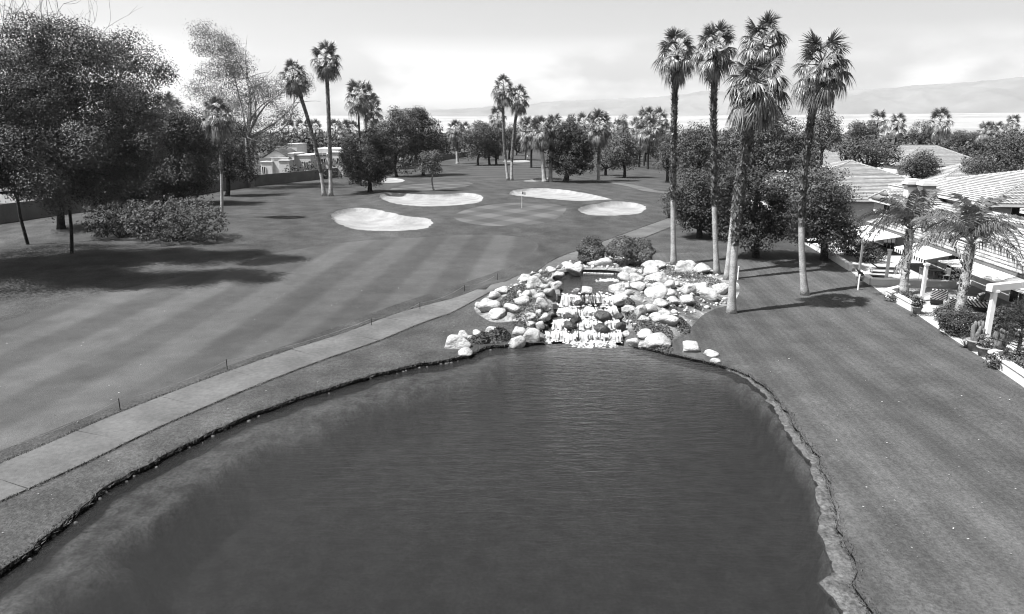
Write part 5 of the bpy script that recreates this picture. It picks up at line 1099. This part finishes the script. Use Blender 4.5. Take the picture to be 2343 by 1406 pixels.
# second house, flat tiled hip roof behind the glossy tree
OB = np.array((32.5, 84.0))
hip_house('tiled_house', 'white house with broad flat tiled hip roof behind the glossy tree', HG, OB, 0, 22, 0, 21, 1.0, 3.2, 7.2, 'flat_tile', ridge='s', wave=0.0, du=0.3, over=0.6, wins=((5, -0.05, 2.2, 1.6, 2.8, 't'), (14, -0.05, 2.2, 1.6, 2.8, 't'), (-0.05, 6, 2.2, 1.6, 2.8, 's')))
hip_house('tiled_house', 'low tiled house right behind the twin chimneys', HG, np.array((54, 92.0)), 0, 16, 0, 17, 1.0, 3.4, 6.6, 'tile', ridge='t', wave=0.05, du=0.15, over=0.6, wins=((-0.05, 6, 2.2, 1.6, 2.8, 's'),))
for i, (x, y, L1, L2, lb, zr) in enumerate(((83, 186, 16, 24, 'far pale roofed house left of the feathery grey tree', 6.8), (93, 172, 15, 20, 'far pale roofed house right of the feathery grey tree', 7.0), (78, 120, 14, 18, 'far pale roofed house right of the round dark tree', 7.2), (114, 166, 15, 22, 'farthest pale roofed house near the right skyline', 7.0), (104, 200, 15, 24, 'far pale roof low between the skyline palms', 7.0), (66, 168, 14, 16, 'distant pale roof just right of the lone palm trunk', 6.6))):
    hip_house('tiled_house', lb, 'far houses on the right', np.array((x, y)), 0, L1, 0, L2, 1.0, 3.2, zr, 'flat_tile', ridge='t', wave=0.0, du=0.5, over=0.5, wins=((-0.05, 5, 2.2, 1.6, 2.8, 's'), (-0.05, 11, 2.2, 1.6, 2.8, 's')))

# white stucco houses beyond the wall on the left
def stucco_house(label, blocks, gables, wins, Y, group='white houses over the wall'):
    c = at_y(np.mean([k[0] for k in blocks]), 400, Y); z0 = gz(c[0], Y); off = np.array((c[0], Y, z0)); root = empty('stucco_house', off)
    def X(u, yy): return ray(u, 300)[0] * yy
    for u0, u1, v0, dy, dep in blocks:
        y = Y + dy; x0, x1 = X(u0, y), X(u1, y); z = at_y((u0 + u1) / 2, v0, y)[2]; b = MB(); b.box(((x0 + x1) / 2 - off[0], y + dep / 2 - off[1], (z + z0 - .5) / 2 - off[2]), (x1 - x0, dep, z - z0 + .5)); w = b.build('wall', MT['stucco'], root)
        b = MB(); b.box(((x0 + x1) / 2 - off[0], y + dep / 2 - off[1], z + 0.1 - off[2]), (x1 - x0 + .25, dep + .25, 0.18)); b.build('parapet', MT['stucco'], w)
    for u0, u1, vb, vt, dy, dep in gables:
        y = Y + dy; x0, x1 = X(u0, y) - off[0], X(u1, y) - off[0]; zb = at_y(u0, vb, y)[2] - off[2]; zt = at_y(u0, vt, y)[2] - off[2]; y0 = y - off[1]; y1 = y0 + dep; xm = (x0 + x1) / 2
        m = MB(); m.add([(x0, y0, zb), (x1, y0, zb), (xm, y0, zt), (x0, y1, zb), (x1, y1, zb), (xm, y1, zt)], [(0, 1, 2), (5, 4, 3), (0, 3, 4, 1)]); m.build('gable', MT['stucco'], root)
        for xa, xb in ((x0 - .4, xm), (x1 + .4, xm)):
            tiled((np.array((xa, y0 - .4, zb)), np.array((xa, y1 + .4, zb)), np.array((xb, y1 + .4, zt + .1)), np.array((xb, y0 - .4, zt + .1))), 'roof_tiles', root, 'flat_tile', np.zeros(3), wave=0, du=0.6)
    for u0, u1, v0, v1, dy in wins:
        y = Y + dy - 0.04; x0, x1 = X(u0, y), X(u1, y); za, zb = at_y(u0, v1, y)[2], at_y(u0, v0, y)[2]; b = MB(); b.box(((x0 + x1) / 2 - off[0], y - off[1], (za + zb) / 2 - off[2]), (x1 - x0, 0.1, zb - za)); w = b.build('window', MT['glass'], root)
        f = MB()
        for xx in (x0, (x0 + x1) / 2, x1): f.box((xx - off[0], y - .03 - off[1], (za + zb) / 2 - off[2]), (.1, .12, zb - za + .1))
        f.build('frame', MT['white'], w)
    tag(root, label, 'house', group)
stucco_house('white stucco house with gables just right of the pale tree', [(590, 615, 372, 0, 8), (615, 655, 362, 1, 9), (632, 656, 369, -1, 3), (656, 668, 353, 2, 8), (668, 706, 357, 3, 9), (655, 676, 331, 14, 8)], [(597, 656, 362, 343, 1.5, 10), (611, 648, 350, 337, 8, 8)], [(592, 600, 382, 398, 0), (656.5, 663, 377, 391, 2), (690, 700, 372, 384, 3)], 150)
stucco_house('low white stucco house between the two tall palms', [(704, 716, 360, 0, 8), (716, 782, 342, 6, 9), (728, 752, 354, 3, 3), (752, 780, 350, 3, 3), (776, 812, 348, 8, 8)], [], [(724, 744, 350, 356, 3), (730, 741, 364, 372, 3), (754, 762, 363, 374, 3), (766, 774, 362, 374, 3)], 156)
stucco_house('pale wall and roof glimpsed under the left hand trees', [(-30, 60, 420, 0, 8), (60, 110, 440, -2, 8), (205, 280, 425, 4, 8)], [(-20, 60, 418, 385, 0.5, 8)], [(10, 30, 430, 450, 0)], 100)

# ------------------------------------------------------------------ patio: walls, posts, furniture, pots, plants
wall_line('patio_wall', 'low coped patio wall running under the glossy tree', 'wall', [(1839, 556), (1900, 592), (1946, 621)], 0.45, 0.22, 'stucco', 'white')
wall_line('patio_wall', 'low coped wall round the upper patio with its corner by the marker stake', 'wall', [(1962, 632), (1992, 652), (2070, 655), (2186, 659)], 0.4, 0.24, 'stucco', 'white')
wall_line('planter_wall', 'low white planter wall at the left feather palm', 'wall', [(2075, 668), (2029, 680), (2088, 713)], 0.45, 0.24, 'stucco', 'white')
wall_line('planter_wall', 'low planter wall at the bottom right by the flower pots', 'wall', [(2300, 820), (2266, 829), (2343, 882), (2420, 940)], 0.45, 0.26, 'stucco', 'white')
def post(label, u, v, h, w=0.16, mat='white'):
    p = at_ground(u, v, H); root = empty('patio_post', p); MB().box((0, 0, h / 2 - .1), (w, w, h + .2)).build('shaft', MT[mat], root); MB().box((0, 0, h + .06), (w * 1.5, w * 1.5, .12)).build('cap', MT[mat], root); tag(root, label, 'post', 'patio posts'); return p
post('slim white patio post left of the first feather palm', 2026, 650, 2.3)
post('white patio post with shadow stripes between the feather palms', 2108, 690, 2.3, 0.18)
pb = post('tall white post by the cactus pots', 2255, 786, 2.7, 0.22)
post('slim grey pole by the patio wall corner', 1964, 640, 2.6, 0.12, 'steel')
b = MB(); e = np.array((7.5, 2.5, 0)); m_ = e / 2; b.box((pb[0] + 3.2, pb[1] + 1.2, pb[2] + 2.94), (7.6, 0.32, 0.34), 0.35); tag(b.build('pergola_beam', MT['white']), 'thick white beam resting on the post by the cactus pots', 'beam')
def stripe_mat():
    def f(N, K, t, col, mulby):
        w = N.new('ShaderNodeTexWave'); w.bands_direction = 'DIAGONAL'; w.inputs['Scale'].default_value = 3.2; K(t.outputs['Object'], w.inputs['Vector']); r = N.new('ShaderNodeValToRGB'); r.color_ramp.interpolation = 'CONSTANT'; e = r.color_ramp.elements; e[0].color = g(0.025); e[1].position = 0.5; e[1].color = g(0.4); K(w.outputs['Fac'], r.inputs['Fac']); return r.outputs[0]
    return material('striped_cushion', 0.1, 0.2, extra=f)
MT['stripe'] = stripe_mat()
def armchair(label, u, v, rz, mat='stripe'):
    p = at_ground(u, v, H); root = empty('armchair', p, rz); 
    def bx(name, c, d, mt, M=None):
        b = MB(); b.box(c, d, 0, M); o = b.build(name, MT[mt], root); k = o.modifiers.new('round', 'BEVEL'); k.width = 0.05; k.segments = 2; return o
    bx('base', (0, 0, .2), (0.86, .86, .3), 'dark'); bx('seat_cushion', (0, -.04, .43), (0.6, .7, .18), mat); bx('backrest', (0, .36, .66), (0.84, .2, .72), mat, Matrix.Rotation(-.22, 3, 'X'))
    for s in (-1, 1): bx('arm', (s * .38, -.02, .46), (.16, .8, .34), mat)
    for x in (-.34, .34):
        for y in (-.34, .34): MB().box((x, y, .03), (.06, .06, .1)).build('leg', MT['dark'], root)
    tag(root, label, 'armchair', 'patio armchairs')
armchair('striped armchair nearest the white planter box', 2146, 696, 2.6, 'stripe'); armchair('striped armchair beside the tall white post', 2222, 706, -2.5); armchair('striped armchair half hidden behind the second feather palm', 2180, 716, 2.9); armchair('striped armchair farthest right under the beam', 2245, 712, -2.2)
def table(label, u, v, r, h, glass=False):
    p = at_ground(u, v, H); root = empty('patio_table', p); MB().lathe([(0, h), (r, h), (r, h + .035), (0, h + .035)], n=22).build('top', MT['glass' if glass else 'steel'], root)
    MB().lathe([(r * .55, 0), (r * .55, .03), (.05, .05), (.04, h)], n=14).build('pedestal', MT['steel'], root); tag(root, label, 'table', 'patio tables')
def chair(label, u, v, rz):
    p = at_ground(u, v, H); root = empty('patio_chair', p, rz); MB().box((0, 0, .44), (.46, .46, .04)).build('seat', MT['steel'], root); b = MB()
    for k in range(5): b.box((-.2 + k * .1, .22, .68), (.03, .03, .46))
    b.box((0, .22, .9), (.46, .04, .05)); b.build('backrest', MT['steel'], root)
    for x in (-.2, .2):
        for y in (-.2, .2): MB().tube([(x, y, 0), (x, y, .44)], .016, 6).build('leg', MT['steel'], root)
    tag(root, label, 'chair', 'upper patio chairs')
table('round dark topped table on the upper patio', 2135, 642, 0.6, 0.72, True); chair('metal chair left of the round patio table', 2112, 642, 1.6); chair('metal chair right of the round patio table', 2160, 644, -1.6); chair('metal chair behind the round patio table', 2138, 634, 0.1)
b = MB(); p = at_ground(1998, 640, H)
def lounger(label, u, v, rz):
    p = at_ground(u, v, H); root = empty('sun_lounger', p, rz); MB().box((0, 0, .3), (.66, 1.9, .06)).build('frame', MT['steel'], root); MB().box((0, -.3, .37), (.6, 1.25, .08)).build('mattress', MT['dark'], root); MB().box((0, .62, .55), (.6, .72, .08), 0, Matrix.Rotation(.6, 3, 'X')).build('backrest', MT['dark'], root)
    for x in (-.28, .28):
        for y in (-.8, .8): MB().box((x, y, .14), (.05, .05, .3)).build('leg', MT['steel'], root)
    tag(root, label, 'sun lounger', 'upper patio loungers')
lounger('dark sun lounger in the corner of the upper patio', 1990, 643, 1.2); lounger('dark sun lounger deeper in the shade of the upper patio', 2020, 625, 1.3)
def pot(label, u, v, r, h, plant, seed):
    rng = np.random.default_rng(seed); p = at_ground(u, v, H); root = empty('flower_pot', p)
    po = MB().lathe([(0, 0), (r * .68, 0), (r * .95, h * .8), (r * .97, h * .84), (r * 1.1, h * .85), (r * 1.1, h), (r * .95, h), (r * .92, h * .88), (0, h * .88)], n=20).build('pot', MT['terracotta'], root, True)
    if plant == 'cactus':
        for k in range(9):
            a = k * 2.4; d = r * .6 * math.sqrt((k + .3) / 9); hh = rng.uniform(.55, 1.15); x, y = math.cos(a) * d, math.sin(a) * d; n = 12; V = []; rr = rng.uniform(.07, .1)
            prof = [(0, 1.0), (.3, 1.05), (.7, 1.0), (.92, .8), (1.0, .25)]
            for t, s in prof:
                for i in range(n): a2 = 6.283 * i / n; q = rr * s * (1.15 if i % 2 else .85); V.append((x * (1 + t * .5) + q * math.cos(a2), y * (1 + t * .5) + q * math.sin(a2), h * .85 + hh * t))
            MB().add(V, [(j * n + i, j * n + (i + 1) % n, (j + 1) * n + (i + 1) % n, (j + 1) * n + i) for j in range(4) for i in range(n)]).build('cactus_column', MT['cactus'], root, True)
    else:
        V, Q = leaf_cloud(rng, [((0, 0, h + r * .8), (r * 1.3, r * 1.3, r * 1.1))], 70, 8, .12, .12, .5, .3); link('foliage', mesh_np('foliage', V, Q, MT['leaf_mid']), root)
    tag(root, label, 'flower pot', 'patio pots')
pot('terracotta pot with a leafy plant at the end of the planter', 2097, 718, 0.27, 0.45, 'leaf', 501); pot('terracotta pot of tall column cacti by the white post', 2229, 802, 0.38, 0.55, 'cactus', 502); pot('terracotta pot with a small plant right of the tall cacti', 2251, 815, 0.34, 0.48, 'leaf', 503); pot('terracotta pot of short cacti behind the planter corner', 2280, 822, 0.36, 0.5, 'cactus', 504)
pot('terracotta pot with a leafy plant by the dark shrub', 2160, 752, 0.32, 0.4, 'leaf', 505)
def gsh(label, u, v, r, mat, leaf, n, seed, name='garden_shrub'): p = at_ground(u, v, H); return shrub(name, label, 'patio shrubs', p, r, mat, leaf, n, seed, 'shrub', .5, None, 8, .2)
gsh('dense dark shrub under the second feather palm', 2195, 768, (0.95, .8, .75), 'leaf_dark', .1, 5000, 511); gsh('leafy shrub left of the second feather palm', 2165, 735, (.6, .5, .5), 'leaf_mid', .1, 2500, 512); gsh('low leafy plants in the planter at the left feather palm', 2062, 690, (.9, .5, .3), 'leaf_mid', .1, 2200, 513)
gsh('leafy shrub behind the tall white post', 2285, 770, (.9, .7, .8), 'leaf_dark', .12, 3500, 514); gsh('bushy plants filling the bottom right planter', 2330, 845, (1.3, .8, .4), 'leaf_mid', .12, 3000, 515); gsh('shrub behind the upper patio furniture', 2185, 640, (1.2, .6, .45), 'leaf_mid', .12, 1800, 516); gsh('shrub in the shade at the upper patio corner', 1985, 600, (1.2, .8, .7), 'leaf_dark', .14, 2200, 517)
gsh('shrub in the deep shade beside the house under the glossy tree', 1945, 585, (1.2, .9, .9), 'leaf_dark', .14, 2200, 518)
def agave(label, u, v, seed):
    rng = np.random.default_rng(seed); p = at_ground(u, v, H); root = empty('agave', p)
    for k in range(18):
        a = k * 2.4; el_ = .35 + .9 * k / 18; L_ = .6; d = np.array((math.cos(a) * math.cos(el_), math.sin(a) * math.cos(el_), math.sin(el_))); s = np.array((-math.sin(a), math.cos(a), 0)) * .045; m = d * L_ * .5
        MB().add([-s, s, m + s * .9, m - s * .9, d * L_], [(0, 1, 2, 3), (3, 2, 4)]).build('leaf', MT['cactus'], root)
    tag(root, label, 'agave', 'patio agaves')
agave('spiky pale agave left of the cactus pots', 2210, 796, 521)
def pinnate(seed, L_=2.6, n=34, droop=1.0):
    rng = np.random.default_rng(seed); b = MB(); t = np.linspace(0, 1, 9); P = np.column_stack([L_ * (t - .12 * t ** 3), 0 * t, L_ * (.42 * t - .85 * droop * t ** 2.2)]); b.tube(P, np.linspace(.03, .008, 9), 5, False)
    for i in range(n):
        q = .14 + .86 * i / n; c = np.array([np.interp(q, t, P[:, k]) for k in range(3)]); ln = .62 * math.sin(math.pi * (.12 + .8 * q)) ** .6 + .05
        for s in (-1, 1):
            for k in range(2):
                a = np.array((.35 + rng.normal() * .12, s * (.75 + rng.normal() * .1), .25 + rng.normal() * .25)); a /= np.linalg.norm(a); mid = c + a * ln * .5; tip = c + a * ln * .75 + np.array((0, 0, -ln * rng.uniform(.45, .75))); w = np.array((.022, 0, 0))
                b.add([c - w * .5, c + w * .5, mid + w, mid - w, tip], [(0, 1, 2, 3), (3, 2, 4)])
    return b.mesh('feather_frond', MT['frond'])
PIN = [pinnate(600 + i, 2.3 + .2 * i, 34, d) for i, d in enumerate((.55, .9, 1.15))]
def feather_palm(label, base_px, top_px, r0, n, sc, seed):
    rng = np.random.default_rng(seed); bpt = at_ground(*base_px, H); top = at_y(*top_px, bpt[1] + .3); root = empty('feather_palm', bpt); P = palm_curve(np.zeros(3) - (0, 0, .15), top - bpt, (0, 0, 0)); k = len(P); rr = r0 * (1 + .35 * np.exp(-np.linspace(0, 1, k) * 12))
    b = MB(); b.tube(P, rr * (1 + .06 * (np.arange(k) % 2)), 14); b.build('trunk', MT['trunk'], root); V, Q = boots(P, rr, .3, .98, 160, seed, .25); link('leaf_base_jacket', mesh_np('leaf_base_jacket', V, Q, MT['boot']), root)
    for i in range(n):
        q = (i + .5) / n; o = link('frond', PIN[min(2, int(q * 3))], root); o.matrix_local = frond_matrix(i * 2.39996 + seed, 1.25 - 1.2 * q + rng.normal() * .08, rng.normal() * .15, sc * rng.uniform(.9, 1.1), Vector(P[-1]))
    tag(root, label, 'palm tree', 'feather palms on the patio')
feather_palm('feather palm with arching fronds at the planter, left of two', (2066, 676), (2082, 525), 0.24, 15, 1.3, 31)
feather_palm('feather palm with arching fronds by the armchairs, right of two', (2190, 740), (2222, 560), 0.24, 16, 1.32, 32)
# spiky young pine at the right edge
p = at_ground(2322, 838, H); root = empty('young_pine', p); rng = np.random.default_rng(71); V = []; Q = []
MB().tube([(0, 0, -.1), (.05, 0, 1.2), (0, 0, 2.9)], [.1, .07, .02], 8).build('trunk', MT['bark'], root)
bb = MB(); cen = []
for k in range(46):
    z = .5 + 2.4 * (k / 46); a = k * 2.4; L_ = 1.25 * (1 - .75 * (z - .5) / 2.5); e_ = np.array((math.cos(a) * L_, math.sin(a) * L_, z + .25)); bb.tube([(0, 0, z), tuple(e_)], [.025, .01], 4, False)
    for t in (.45, .7, .9, 1.0): cen.append(np.array((0, 0, z)) + (e_ - np.array((0, 0, z))) * t)
bb.build('branches', MT['bark'], root); cen = np.repeat(np.array(cen), 34, 0); d = unit(rng.normal(size=cen.shape) + np.array((0, 0, .5))); L_ = rng.uniform(.16, .3, (len(cen), 1)); sd = unit(np.cross(d, rng.normal(size=d.shape))) * .008
V = np.stack([cen - sd, cen + sd, cen + d * L_], 1).reshape(-1, 3); link('needles', mesh_np('needles', V, np.arange(len(V)).reshape(-1, 3), MT['needle']), root); tag(root, 'spiky young pine at the right edge by the planter', 'tree')
